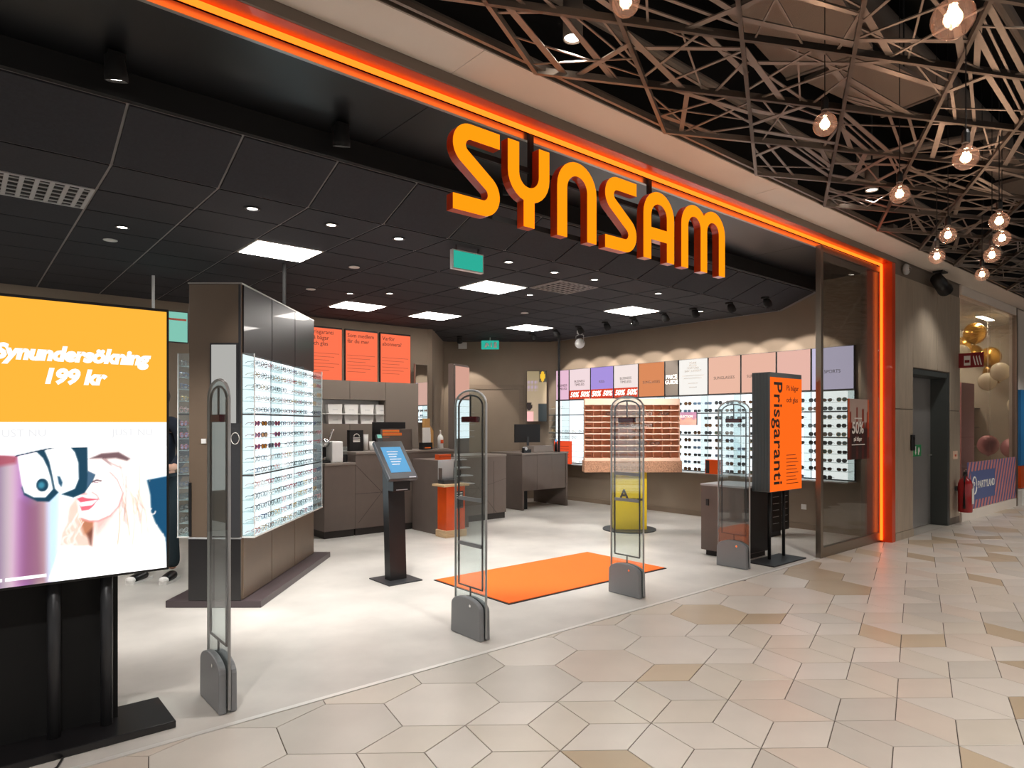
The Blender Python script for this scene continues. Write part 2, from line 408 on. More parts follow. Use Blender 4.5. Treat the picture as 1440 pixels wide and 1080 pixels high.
def can_proto(name):
    t = thing(name, '', 'spotlight')
    mb = MB().lathe([(0, 0), (.05, 0), (.05, -.02), (.012, -.022)], 16); mb.build('mount', M['blackm'], t)
    mb = MB().lathe([(0, .0), (.035, 0), (.05, -.05), (.05, -.10), (.044, -.10), (.04, -.085)], 18); mb.smooth = True
    mb.build('housing', M['blackm'], t, (.02, 0, -.022), rot=(0, R(-38), 0))
    return t
wp = can_proto('wall_spotlight')
for k, y in enumerate([5.3, 4.72, 4.17, 3.6, 3.05, 2.5, 2.0, 1.45, .95]):
    o = wp if k == 0 else copy_tree(wp)
    o.location = (6.12, y, ZC-.003); tag(o, 'small black ceiling spotlight aimed at the lit frame wall', 'spotlight', 'black spotlights washing the frame wall')
    spot('wall_wash_beam', (6.2, y, ZC-.12), (7.3, y, 1.92), 95, 60, .25, (1, .9, .8), .02)
o = copy_tree(wp); q_ = cw(-.95, 11.95); o.location = (q_[0], q_[1], ZC-.003); o.rotation_euler.z = math.pi/2-YAW
tag(o, 'small black ceiling spotlight aimed at the diagonal wall beside the door', 'spotlight'); del o['group']
a_, b_ = cw(-.95, 12.06), cw(-.75, 12.75); spot('door_wash_beam', (a_[0], a_[1], ZC-.13), (b_[0], b_[1], 1.5), 70, 62, .2, (1, .9, .8), .02)
# ---- spotlights under the black soffit
def canister(x, y, z, label):
    t = thing('spotlight', label, 'spotlight', (x, y, z))
    bx(-.04, -.03, .07, .04, .06, .11).build('bracket', M['blackm'], t)
    mb = MB().lathe([(0, .09), (.045, .09), (.055, .0), (.055, -.03), (.049, -.03), (.045, -.015)], 20); mb.smooth = True
    mb.build('housing', M['blackm'], t, rot=(R(14), R(-8), 0))
    mb = MB().cyl(0, 0, -.018, -.014, .045, 18); mb.build('reflector', M['lens'], t, rot=(R(14), R(-8), 0))
canister(-.95, .62, 3.245, 'black spotlight under the soffit above the big screen')
canister(.30, .62, 3.245, 'black spotlight under the soffit with a curl of cable')
canister(1.70, .62, 3.245, 'black spotlight behind the second sign letter')
canister(4.4, .62, 3.245, 'added black spotlight under the soffit behind the last sign letter'); canister(-2.4, .62, 3.245, 'added black spotlight under the soffit beyond the big screen')  # both cans added to carry extra beams into the shop
for x, tx, ty, p in ((-.95, -.3, 2.6, 260), (.30, .9, 1.9, 300), (1.70, 3.0, 1.7, 320), (4.4, 5.9, 4.2, 420), (-2.4, -2.4, 2.5, 200)):
    spot('soffit_beam', (x, .62, 3.2), (tx, ty, 0), p, 48, .8, (1, .97, .93))

# ---------------------------------------------------------------- portal: orange reveal, neon, fascia, beige soffit
struct('trim_3', bx(-9, -.15, 3.40, 7.2, 0, 3.47), M['orange_paint'])
struct('trim_4', bx(7.1, -.15, 0, 7.2, 0, 3.40), M['orange_paint'])
struct('trim_5', bx(-9, -.165, 3.402, 7.22, -.15, 3.47), M['greybrown'])
mb = MB(); mb.tube([(-9, -.035, 3.385), (7.083, -.035, 3.385), (7.083, -.035, .02)], .016, 10)
tag(mb.build('neon_tube', M['neon']), 'glowing orange neon tube lining the shop portal', 'neon tube')
bk = struct('ceiling_bulkhead_mall', bx(-9, -.48, 3.47, 16, 0, 3.55), M['greybrown'])
XB = [-9, -5.8, -2.6, .6, 3.8, 7.0, 10.2, 13.4, 16]
for a, b in zip(XB, XB[1:]): bx(a+.002, -.478, 3.462, b-.002, -.167, 3.4698).build('soffit_board', M['beige'], bk)
# ---------------------------------------------------------------- hanging sign letters
sg = thing('shop_sign', 'glowing orange hanging letter sign SYNSAM over the entrance', 'sign', (0, 0, 2.725))
for z in (.02, .39): bx(.74, -.008, z, 3.54, .012, z+.035).build('rail', M['blackm'], sg)
for x in (1.36, 2.62): bx(x-.018, -.013, .055, x+.018, .012, .674).build('hanger', M['blackm'], sg)
SW = .095; HH = .535
def arc(cx, cz, r, a0, a1, n=14): return [(cx+r*math.cos(R(a0+(a1-a0)*i/n)), cz+r*math.sin(R(a0+(a1-a0)*i/n))) for i in range(n+1)]
def sletter(w):
    r = .085; h = SW/2; c1 = (h+r, HH-h-r); c2 = (w-h-r, h+r); d = math.hypot(c2[0]-c1[0], c2[1]-c1[1])
    a = math.degrees(math.acos(2*r/d)); dr = math.degrees(math.atan2(c2[1]-c1[1], c2[0]-c1[0])); th = dr-a+360
    return [[(w, HH-h)]+arc(*c1, r, 90, th)+arc(*c2, r, th-180, -90)+[(0, h)]]
def yl(w): 
    h = SW/2; r = w/2-h; return [[(h, HH)]+arc(w/2, .21+r, r, 180, 360)+[(w-h, HH)], [(w/2, .24), (w/2, 0)]]
def nl(w):
    h = SW/2; r = w/2-h; return [[(h, 0)]+arc(w/2, HH-h-r, r, 180, 0)+[(w-h, 0)]]
def al(w):
    h = SW/2; return nl(w)+[[(h, .20), (w-h, .20)]]
def ml(w):
    h = SW/2; r = (w-SW)/4; q = w/2
    return [[(h, 0)]+arc(h+r, HH-h-r, r, 180, 0)+[(q, 0)], [(q, .2)]+arc(q+r, HH-h-r, r, 180, 0)+[(w-h, 0)]]
def ribbon(mb, path, wd, y0, y1, front):
    n = len(path); Lp = []; Rp = []
    for i in range(n):
        a = Vector(path[max(i-1, 0)]); b = Vector(path[min(i+1, n-1)]); d = (b-a).normalized(); nn = Vector((-d.y, d.x))
        k = 1.0
        if 0 < i < n-1:
            d1 = (Vector(path[i])-a).normalized(); k = 1/max(.7, abs(d1.dot(d)))
        p = Vector(path[i]); Lp.append(p+nn*wd/2*k); Rp.append(p-nn*wd/2*k)
    if front:
        mb.add([(p.x, y0, p.y) for p in Lp]+[(p.x, y0, p.y) for p in Rp], [(i, i+1, n+i+1, n+i) for i in range(n-1)])
    else:
        for S_ in (Lp, Rp): mb.add([(p.x, y0, p.y) for p in S_]+[(p.x, y1, p.y) for p in S_], [(i, i+1, n+i+1, n+i) for i in range(n-1)])
        mb.add([(p.x, y1, p.y) for p in Lp]+[(p.x, y1, p.y) for p in Rp], [(i, i+1, n+i+1, n+i) for i in range(n-1)])
        for e in (0, n-1): mb.add([(Lp[e].x, y0, Lp[e].y), (Rp[e].x, y0, Rp[e].y), (Rp[e].x, y1, Rp[e].y), (Lp[e].x, y1, Lp[e].y)], [(0, 1, 2, 3)])
for ch, x0, wd, fn in (('S', .672, .358, sletter), ('Y', 1.096, .362, yl), ('N', 1.531, .389, nl), ('S', 2.013, .353, sletter), ('A', 2.449, .388, al), ('M', 2.933, .638, ml)):
    a = MB(); b = MB()
    for p in fn(wd): ribbon(a, p, SW, -.08, -.015, False); ribbon(b, p, SW, -.08, -.08, True)
    lo = a.build('letter', M['letter_side'], sg, (x0, 0, 0)); b.build('letter_face', M['led_orange'], lo, (0, -.0005, 0))
# ---------------------------------------------------------------- glazed screen at the end of the portal
gs = thing('glass_screen', 'fixed glass screen in a bronze frame at the end of the portal', 'glass screen', (5.5, 0, 0))
bx(0, -.03, 0, .055, .03, 3.36).build('post', M['bronze'], gs, bevel=.003)
bx(.055, -.025, .0, 1.58, .025, .11).build('bottom_rail', M['bronze'], gs, bevel=.003)
bx(.055, -.02, 3.30, 1.58, .02, 3.36).build('top_rail', M['bronze'], gs)
bx(.05, -.006, .11, 1.58, .006, 3.30).build('pane', M['glass'], gs)
ps = thing('window_poster', 'dark red and black 50% offer poster stuck on the glass screen', 'poster', (6.466, -.022, 1.03))
def bottles(u, v):
    c = mixc((.78, .70, .66), (.16, .09, .08), sm(.62, .45, v))
    for q, hh in ((.12, .8), (.42, .86), (.70, .84), (.92, .78)):
        d = abs(u-q); wv = .09 if v < .62 else .045
        if v < hh and d < wv: c = mixc((.30, .08, .05), (.75, .25, .10), 1-d/wv) if v > .5 else mixc((.12, .05, .05), (.35, .10, .06), 1-d/wv)
    if u < .08 or u > .93: c = mixc(c, (.93, .32, .10), .7 if v > .35 else .3)
    return c
attrmat('print', .0); attrmat('screen_print', 1.0, .3); attrmat('lit_print', .85)
bx(-.29, .002, 0, .29, .008, .70).build('board', M['ink'], ps)
pic('print', 30, 40, .58, .70, bottles, MATS['print'], ps, (0, 0, 0))
text('lettering', '50%', .19, M['wink'], ps, (-.03, -.003, .36), bold=.004); text('lettering', 'på bågar', .065, M['wink'], ps, (-.03, -.003, .235), bold=.001)
bx(-.12, -.003, .468, .08, -.0005, .482).build('print_line', M['wink'], ps); bx(-.19, -.003, .165, .16, -.0005, .175).build('print_line', M['wink'], ps)
# ---------------------------------------------------------------- eyewear meshes
def spectacles(shape, sun):
    mb = MB(); hw = .030; n = 16
    for s in (-1, 1):
        cx = s*.034; ring = []
        for i in range(n):
            a = 2*math.pi*i/n; ca, sa = math.cos(a), math.sin(a)
            if shape == 'round': x, z = .024*ca, .022*sa
            elif shape == 'rect':
                x = .028*math.copysign(abs(ca)**.45, ca); z = .018*math.copysign(abs(sa)**.45, sa)
            elif shape == 'cat': x = .027*ca; z = .019*sa+.006*max(0, s*ca)*(1 if sa > -.3 else .2)
            else: x = .029*math.copysign(abs(ca)**.7, ca); z = .023*sa-.003*(1-sa)*.5
            ring.append((cx+x, 0, (.0305 if shape == 'pilot' else .0255)+z))
        mb.tube(ring, .0022 if not sun else .003, 4, 0, closed=True)
        mb.add([(x, .0005, z) for x, y, z in ring], [tuple(range(n))], 1)
        mb.tube([(s*.062, 0, .032), (s*.0645, .010, .032), (s*.062, .050, .030), (s*.056, .072, .018)], .0022, 4, 0)
    mb.tube([(-.011, -.001, .030), (0, -.002, .033), (.011, -.001, .030)], .0022, 4, 0)
    return mb
FRC = {k: mat('frame_'+k, c, .3, mt) for k, c, mt in (('black', '15151a', 0), ('brown', '5a3a22', 0), ('gold', 'b8955a', .8), ('grey', '6a6f78', .2), ('blue', '2c4272', 0), ('red', 'a2283a', 0), ('clear', 'cfc8c4', 0), ('rose', 'c98f8c', 0))}
LNS = {k: lensmat('tinted_lens_'+k, c) for k, c in (('smoke', '2e3236'), ('brown', '4a3524'), ('green', '3c4c46'), ('blue', '40566e'), ('amber', 'b47a1e'), ('violet', '6a3f78'))}
EV = [(c+' '+{'rect': 'rectangular', 'cat': 'cat-eye'}.get(s, s), spectacles(s, False).mesh('eyeglasses', [FRC[c], lens_clear])) for c, s in (('black', 'rect'), ('black', 'round'), ('brown', 'cat'), ('gold', 'round'), ('grey', 'rect'), ('blue', 'rect'), ('clear', 'cat'), ('red', 'cat'), ('rose', 'round'))]
SV = [(l+' lens '+c+' frame', spectacles(s, True).mesh('sunglasses', [FRC[c], LNS[l]])) for l, c, s in (('smoke', 'black', 'rect'), ('brown', 'brown', 'pilot'), ('smoke', 'black', 'pilot'), ('green', 'gold', 'pilot'), ('blue', 'grey', 'rect'), ('brown', 'black', 'cat'), ('amber', 'brown', 'rect'), ('violet', 'red', 'cat'))]
ORD = ['top', 'second', 'third', 'fourth', 'fifth', 'sixth', 'seventh', 'eighth', 'ninth', 'tenth', 'eleventh', 'twelfth', 'thirteenth', 'fourteenth', 'lowest']
def pair(name, me, label, group, loc, rz, cat):
    o = link(name, me, None, loc, rz); return tag(o, label, cat, group)
# ---------------------------------------------------------------- tower display (turned with the diagonal)
TX, TY = -2.335, 5.19                 # camera-ground position of the tower's near end, centre
tl = cw(TX, TY); tw = thing('tower_display', 'tall umber tower display with lit eyeglass shelves on a plinth', 'display tower', (tl[0], tl[1], 0), DIAG)
bx(-.385, 0, 0, .365, 1.98, .055).build('plinth', M['plinth'], tw, bevel=.004)
bx(-.205, .012, .055, .205, 1.90, 2.545).build('body', M['tower'], tw, bevel=.003)
bx(-.212, .004, 2.545, .212, 1.905, 2.555).build('top_cap', M['alu'], tw)
for sx in (-1, 1):
    for k in range(3):
        y0 = .03+k*.62
        q = bx(0, y0+.004, 2.005, .012, y0+.612, 2.54); q.build('upper_panel', M['tower_dark'], tw, (.205 if sx > 0 else -.217, 0, 0), bevel=.002)
        q = bx(0, y0+.004, .06, .010, y0+.612, .545); q.build('lower_panel', M['tower'], tw, (.205 if sx > 0 else -.215, 0, 0), bevel=.002)
        x0, x1 = (.205, .2075) if sx > 0 else (-.2075, -.205)
        bx(x0, y0+.012, .56, x1, y0+.606, 1.995).build('lit_back', M['shelf_lit'], tw)
    a, b = (.2076, .305) if sx > 0 else (-.305, -.2076)
    for y in (.03, .645, 1.265, 1.885): bx(a, y-.003, .55, b, y+.003, 2.0).build('side_glass', M['acrylic'], tw)
    for y in (.03, 1.885): bx(b-.006 if sx > 0 else a, y-.005, .55, b if sx > 0 else a+.006, y+.005, 2.0).build('edge_post', M['white'], tw)
    for z in (1.52, 1.035): bx(a, .03, z-.006, b-.02*(sx > 0), 1.885, z+.006).build('dark_rail', M['dgrey'], tw)
    bx(a, .02, .545, b, 1.90, .556).build('base_ledge', M['white'], tw)
    for k in range(15):
        blk, r_ = divmod(k, 5); z = 1.995-.485*blk-.0935*(r_+1)+.005
        bx(a, .034, z-.004, b, 1.882, z).build('shelf', M['shelf'], tw)
        for m in range(12 if sx > 0 else 5):
            if rnd.random() < .1: continue
            y = (.107, .26, .414, .567, .722, .877, 1.032, 1.187, 1.342, 1.497, 1.652, 1.807)[m]+rnd.uniform(-.003, .003)
            nm, me = EV[rnd.randrange(len(EV))]
            if 4 < k < 8 and m < 4: nm, me = SV[(7, 6, 4, 7)[m]]
            lx = (.293 if sx > 0 else -.293)
            ca, sa = math.cos(DIAG), math.sin(DIAG)
            kind = 'eyeglasses' if 'lens' not in nm else 'sunglasses'
            if kind == 'eyeglasses': lab = '%s-rim %s eyeglasses on the %s shelf of the tower, %s side' % (nm.split()[0], nm.split()[1], ORD[k], 'kiosk' if sx > 0 else 'screen')
            else: lab = '%s sunglasses on the %s shelf of the tower' % (nm, ORD[k])
            pair(kind, me, lab, '%s on the %s tower shelf' % (kind, ORD[k]),
                 (tl[0]+lx*ca-y*sa, tl[1]+lx*sa+y*ca, z+.001), DIAG+(math.pi/2 if sx > 0 else -math.pi/2)+rnd.uniform(-.05, .05), 'glasses')
bx(-.205, .0, .058, .2045, .0125, .54).build('end_lower_panel', M['tower_dark'], tw); bx(-.208, -.004, .54, .2075, .0125, .552).build('end_ledge', M['lgrey'], tw)
bx(-.205, .002, .56, -.185, .0125, .98).build('edge_trim', M['black'], tw)
bx(.105, -.010, .555, .2045, -.0062, 1.45).build('brand_strip', M['dgrey'], tw)
bx(-.035, -.002, .555, .185, .012, 2.08).build('mirror_frame', M['dgrey'], tw)
bx(-.022, -.006, .565, .172, -.0015, 2.065).build('mirror', M['mirror'], tw)
bx(-.105, .002, 1.29, -.068, .0125, 1.327).build('socket', M['white'], tw)
mb = MB().tube([(.167+.032*math.cos(a*.4), -.012, 1.33+.045*math.sin(a*.4)) for a in range(16)], .0022, 5, 0, closed=True); mb.build('emblem', M['wink'], tw)
bx(.1865, .004, 1.452, .2045, .0125, 2.54).build('edge_strip', M['dgrey'], tw)
mb = MB().cyl(.10, 1.3, 2.55, ZC, .018, 12); mb.build('ceiling_pole', M['blackm'], tw)
# ---------------------------------------------------------------- frame wall (right): lit bays, posters, sunglasses
TB = [5.86, 5.5, 4.955, 4.405, 3.854, 3.313, 3.044, 2.504, 1.952, 1.403, .909, .347]
PST = [('pink', 'e7bcd2', 'BUSINESS\nTIMELESS', 0), ('pale pink', 'f0d9dc', 'BUSINESS\nTIMELESS', 1), ('lilac', 'a892dc', 'KIDS', 1), ('pale', 'f3e4e0', 'BUSINESS\nTIMELESS', 1),
       ('copper orange', 'd98a5c', 'SUNGLASSES', 0), ('grey', '7d746c', 'PRICE\nGUIDE', 2), ('white', 'f6f2ec', '', 3), ('salmon', 'e9b8a2', 'SUNGLASSES', 0), ('salmon', 'e6b4a0', 'SUNGLASSES', 0), ('salmon', 'e4b4a6', '', 0), ('pale lilac', 'c3bcd8', 'SPORTS', 0)]
seenp = {}
for k, (cn, col, tx, st_) in enumerate(PST):
    y1, y0 = TB[k]-.008, TB[k+1]+.008; yc = (y0+y1)/2; wd = y1-y0
    key = (cn, tx, st_)
    t = thing('wall_poster', '', 'poster', (7.25, yc, 1.89))
    seenp.setdefault(key, []).append(t)
    bx(-.002, -wd/2, 0, .045, wd/2, .565).build('case', M['dgrey'], t)
    bx(-.006, -wd/2+.006, .006, -.0022, wd/2-.006, .559).build('print', emat('poster_'+col, col, .95) if st_ != 2 else mat('dark_taupe_print', '57504a', .7), t)
    if st_ == 1:
        bx(-.0075, -wd/2+.006, .006, -.0062, wd/2-.006, .17).build('offer_band', emat('offer_red', 'f4563c', .7), t)
        for q in (-.25, .25): text('lettering', '50%', .128, M['wink'], t, (-.009, -q*wd, .085), -math.pi/2, bold=.004, shear=.25)
    if tx: text('lettering', tx, .062 if st_ != 2 else .085, M['ink'] if st_ != 2 else M['wink'], t, (-.009, 0, .30 if st_ == 1 else .24 if st_ != 2 else .26), -math.pi/2, bold=.002 if st_ == 2 else 0)
    if st_ == 3:
        for q, (s_, z) in enumerate((('CÉLINE', .50), ('Miu Miu', .46), ('TOM FORD', .42), ('SAINT LAURENT', .375))):
            text('lettering', s_, .042, M['greybrown'], t, (-.009, 0, z), -math.pi/2)
    if st_ == 3:
        for z_, h_ in ((.30, .20), (.26, .17), (.18, .09), (.12, .07)): bx(-.0075, -h_, z_, -.0062, h_, z_+.006).build('print_line', M['greybrown'], t)
for (cn, tx, st_), ts in seenp.items():
    for j, t in enumerate(ts):
        lb = '%s lit poster%s above the frame wall' % (cn, (' reading '+tx.replace('\n', ' ').lower()) if tx else '')
        if st_ == 1: lb = '%s lit %s poster with red 50%% band above the frame wall' % (cn, tx.replace('\n', ' ').lower())
        if st_ == 3: lb = 'white lit poster listing designer names above the frame wall'
        if tx == 'SUNGLASSES' and cn == 'salmon': lb += (' beside the designer list poster', ' partly behind the orange lightbox')[j]
        tag(t, lb, None, 'lit posters above the frame wall')
nb = len(TB)-1
for k in range(nb):
    y1, y0 = TB[k], TB[k+1]; wd = y1-y0; yc = (y0+y1)/2
    t = thing('display_bay', 'lit white wall bay of glass shelves under the %s poster' % (PST[k][0]+(' '+PST[k][2].replace('\n', ' ').lower() if PST[k][2] else '')+{7: ' beside the designer list', 8: ' behind the orange lightbox'}.get(k, '')), 'display bay', (7.3, yc, 0), group='lit bays along the frame wall')
    bx(-.05, -wd/2, .70, -.001, wd/2, 1.885).build('case', M['dgrey'], t)
    bx(-.054, -wd/2+.006, .715, -.0502, wd/2-.006, 1.87).build('lit_back', M['wall_lit'], t)
    bx(-.27, -wd/2, .685, -.0, wd/2, .70).build('base_shelf', M['lgrey'], t)
    bx(-.24, -wd/2, .70, -.0545, -wd/2+.005, 1.87).build('side_glass', M['acrylic'], t)
    for z in (1.263, 1.599): bx(-.24, -wd/2+.005, z-.007, -.0545, wd/2, z+.007).build('dark_rail', M['dgrey'], t)
    rows = 10; few = k < 4
    for r_ in range(rows):
        z = .715+r_*.112
        if r_: bx(-.235, -wd/2+.006, z-.004, -.0545, wd/2-.002, z).build('shelf', M['shelf'], t)
        if few:
            if k >= 2 or rnd.random() < .5: continue
        nG = max(1, int((wd-.01)/.150))
        if k == 6 and r_ in (7, 6): continue
        for g in range(nG):
            if rnd.random() < .12: continue
            y = yc-wd/2+.006+(g+.5)*(wd-.012)/nG+rnd.uniform(-.006, .006)
            nm, me = (SV[:6] if not few else EV)[rnd.randrange(6)]
            if few: lab = '%s-rim %s eyeglasses on the %s shelf under the %s poster' % (nm.split()[0], nm.split()[1], ORD[rows-1-r_], PST[k][0])
            else: lab = '%s sunglasses, %s shelf under the %s %s poster%s' % (nm, ORD[rows-1-r_], PST[k][0].split()[-1], {6: 'designer', 9: 'blank'}.get(k, PST[k][2].split('\n')[0].lower()), {7: ' by designer list', 8: ' behind lightbox'}.get(k, ''))
            pair('eyeglasses' if few else 'sunglasses', me, lab, 'sunglasses on the frame wall' if not few else 'eyeglasses on the frame wall', (7.3-.20, y, z+.001), -math.pi/2+rnd.uniform(-.08, .08), 'glasses')
t = thing('brand_panel', 'orange red brand panel among the white wall shelves', 'panel', (7.02, 5.45, .701))
bx(0, -.22, 0, .03, .22, .42).build('board', emat('lit_orange_red', 'ff5a34', .75), t)
for q in range(5): bx(-.0015, -.17, .12+q*.05, -.0002, .10, .126+q*.05).build('print_line', M['ink'], t)
t = thing('collection_panel', 'mauve mountain picture panel reading collection among the sunglasses', 'picture panel', (7.03, 2.78, 1.42))
bx(0, -.22, 0, .02, .22, .20).build('board', M['dgrey'], t)
def mount(u, v):
    c = mixc((.62, .42, .45), (.50, .36, .46), v)
    if v < .35+.25*abs(math.sin(u*7)): c = (.70, .50, .45)
    if u < .12: c = (.25, .27, .42)
    return c
pic('print', 24, 14, .43, .195, mount, MATS['lit_print'], t, (-.001, 0, .003), -math.pi/2)
text('lettering', 'COLLECTION', .05, M['wink'], t, (-.004, 0, .13), -math.pi/2, bold=.001)
t = thing('red_display_box', 'small red orange display box on the sunglasses shelves', 'box', (6.92, 2.23, .701))
bx(0, -.11, 0, .12, .11, .21).build('box', M['orange_lac'], t); bx(-.002, .04, .01, 0, .10, .2).build('label_strip', M['ink'], t)
mb = MB().tube([(7.03, 4.75+.09*math.cos(a*.3), 1.60+.11*math.sin(a*.3)) for a in range(21)], .004, 6, 0, closed=True)
tag(mb.build('ring_emblem', M['ink']), 'thin dark ring emblem on the white wall panel', 'emblem')
tag(bx(7.292, 1.00, .27, 7.30, 1.07, .34).build('wall_socket', M['white']), 'white wall socket low on the taupe wall', 'socket')
# ---------------------------------------------------------------- salmon pigeonhole rack on a yellow stand
rl = cw(1.62, 8.9); rk = thing('frame_rack', 'salmon pigeonhole rack for frames on a cork shelf', 'display rack', (rl[0], rl[1], .79), DIAG)
bx(-.655, -.06, 0, .655, .20, .155).build('cork_shelf', M['cork'], rk, bevel=.006)
bx(-.64, -.03, .155, .64, .19, .19).build('ledge', M['salmon'], rk)
bx(-.635, .09, .19, .635, .19, .985).build('back_board', M['salmon_d'], rk)
bx(-.64, .0, .905, .64, .09, .99).build('header', M['salmon'], rk)
for k in range(1, 9): bx(-.64, .0, .19+k*.0795, .64, .09, .204+k*.0795).build('shelf', M['salmon'], rk)
for k in range(12):
    x = -.64+k*.116; bx(x, .015, .19, x+.005, .09, .905).build('divider', M['salmon_d'], rk)
bx(.634, .0, .19, .64, .09, .905).build('side', M['salmon'], rk)
for k in range(9): bx(-.625, .002, .225+k*.0795, -.555, .0035, .231+k*.0795).build('name_strip', M['ink'], rk, (0, -.003, 0))
ca, sa = math.cos(DIAG), math.sin(DIAG)
for x, row, c in ((-.29, 7, 0), (.05, 7, 3), (.20, 7, 6), (.42, 7, 0), (.05, 5, 6), (.20, 5, 6), (.05, 4, 8), (.14, 2, 1), (.30, 2, 0), (.07, 1, 1), (-.05, 6, 2), (-.12, 5, 0)):
    z = .79+.2045+row*.0795
    pair('eyeglasses', EV[c][1], '%s eyeglasses lying in the salmon rack, %s row from the bottom' % (EV[c][0], ['first', 'second', 'third', 'fourth', 'fifth', 'sixth', 'seventh', 'eighth', 'ninth'][row]), 'eyeglasses in the salmon rack', (rl[0]+x*ca+.012*sa, rl[1]+x*sa-.012*ca, z), DIAG, 'glasses')
ys = thing('yellow_stand', 'yellow lacquered stand on a round black base under the rack', 'stand', (rl[0], rl[1], 0), DIAG)
mb = MB().cyl(-.02, .12, 0, .015, .36, 40); mb.build('base', M['dgrey'], ys)
bx(-.24, .02, .015, .20, .26, .79).build('column', M['yellow'], ys, bevel=.004)
for x0, x1 in ((-.165, -.075), (-.055, .05), (.06, .155)): bx(x0, .015, .405, x1, .0202, .435).build('mark_bar', M['ink'], ys)
text('lettering', 'A', .17, M['ink'], ys, (-.11, .0185, .485), 0, bold=.006)
# ---------------------------------------------------------------- service counters
def counter(name, label, x0, x1, y0, y1, h, seams=(), plinth=True):
    t = thing(name, label, 'counter', (x0, y0, 0)); w_, d_ = x1-x0, y1-y0
    bx(.01, .02, 0, w_-.01, d_, .09).build('plinth', M['seam'], t)
    bx(0, 0, .09, w_, d_, h-.03).build('body', M['counter'], t, bevel=.003)
    bx(.001, -.012, h-.03, w_-.001, d_, h).build('worktop', M['counter_top'], t, bevel=.003)
    for (a, b) in seams:
        mb = MB().tube([(a[0]*w_, -.0006, a[1]*h), (b[0]*w_, -.0006, b[1]*h)], .0022, 4); mb.build('groove', M['seam'], t)
    return t
LS = [((0, .85), (.45, .5)), ((.45, .5), (.05, .15)), ((.45, .5), (1, .62)), ((.45, .5), (.8, .1)), ((.62, .9), (.45, .5)), ((.0, .5), (.45, .5)), ((.75, .9), (.75, .1))]
counter('coffee_counter', 'low dark counter carrying the coffee machine', 1.94, 2.36, 4.5, 5.1, .945)
counter('service_counter', 'tall dark service counter with engraved triangle grooves', 2.362, 3.90, 4.5, 5.1, 1.075, [((a[0]*.55, a[1]), (b[0]*.55, b[1])) for a, b in LS])
t = thing('stepped_counter', 'dark counter return with small stepped shelves of boxes', 'counter', (3.2, 3.84, 0))
bx(0, 0, 0, .10, .645, .965).build('side_panel', M['counter'], t, bevel=.003)
bx(.10, .30, .0, .70, .645, .965).build('body', M['counter'], t)
for k, (z, d_) in enumerate(((.955, .20), (.85, .12), (.745, .06), (.64, .02))): bx(.09, d_, z-.012, .60, .31, z).build('step_shelf', M['lgrey'], t)
for k, (x, y, z, c, lab) in enumerate(((3.42, 4.07, .957, 'orange_lac', 'small orange box on the top step shelf'), (3.47, 4.05, .852, 'black', 'black case on the second step shelf'), (3.52, 3.98, .747, 'black', 'black case on the third step shelf'))):
    b = thing('product_box', lab, 'box', (x, y, z)); bx(-.10, -.05, .001, .10, .04, .075).build('box', M[c], b, bevel=.003); bx(-.10, -.0515, .04, .10, -.0502, .046).build('lid_line', M['seam'], b)
counter('middle_counter', 'dark middle counter with engraved triangle grooves', 3.92, 4.88, 4.5, 5.15, .975, LS)
tag(bx(3.85, 4.15, .975, 4.2, 4.5, .979).build('counter_mat', M['blackm'], None), 'thin black mat on the counter edge', 'mat') if False else None
# desk
t = thing('service_desk', 'dark panelled service desk with an open foot gap', 'desk', (5.6, 4.95, 0))
bx(0, 0, 0, .04, .85, .92).build('side_panel', M['counter'], t, bevel=.003)
bx(1.02, 0, 0, 1.06, .85, .92).build('side_panel', M['counter'], t, bevel=.003)
bx(.04, .02, .32, 1.02, .05, .92).build('front_panel', M['counter'], t)
bx(-.01, -.01, .92, 1.07, .87, .95).build('worktop', M['counter_top'], t, bevel=.003)
for a, b in ((.04, .35), (.35, .69), (.69, 1.02)): bx(a+.002, .0165, .325, b-.002, .0202, .915).build('board', M['counter'], t)
bx(.05, .10, 0, .20, .45, .32).build('bin', M['blackm'], t)
tag(bx(6.412, 4.915, 0.95, 6.442, 4.945, ZC-.003).build('support_pole', M['blackm'], None, bevel=.003), 'slim black pole from the service desk to the ceiling', 'pole')
# orange pedestal
t = thing('orange_pedestal', 'orange lacquered pedestal with birch top and base', 'pedestal', (3.30, 3.70, 0))
bx(-.165, -.115, 0, .165, .115, .09).build('base', M['wood'], t, bevel=.003)
bx(-.145, -.10, .09, .145, .10, .645).build('body', M['orange_lac'], t, bevel=.003)
bx(-.21, -.14, .645, .19, .13, .675).build('top', M['wood'], t, bevel=.006)
bx(-.01, -.1035, .36, .115, -.1005, .58).build('notice', M['dgrey'], t)
for q in range(3): bx(.0, -.105, .55-q*.03, .10, -.1036, .562-q*.03).build('print_line', M['wink'], t)
t = thing('glasses_case', 'open grey presentation case standing on the orange pedestal', 'case', (3.27, 3.70, .676))
bx(-.12, -.06, 0, .12, .08, .05).build('tray', M['dgrey'], t, bevel=.003)
bx(-.12, .07, .05, .12, .085, .30).build('lid', M['lgrey'], t, bevel=.003)
bx(-.10, .066, .065, .10, .0699, .285).build('lid_lining', M['lgrey'], t)
for s_ in (-.12, .112): bx(s_, .0, .05, s_+.008, .07, .2).build('hinge_arm', M['chrome'], t)
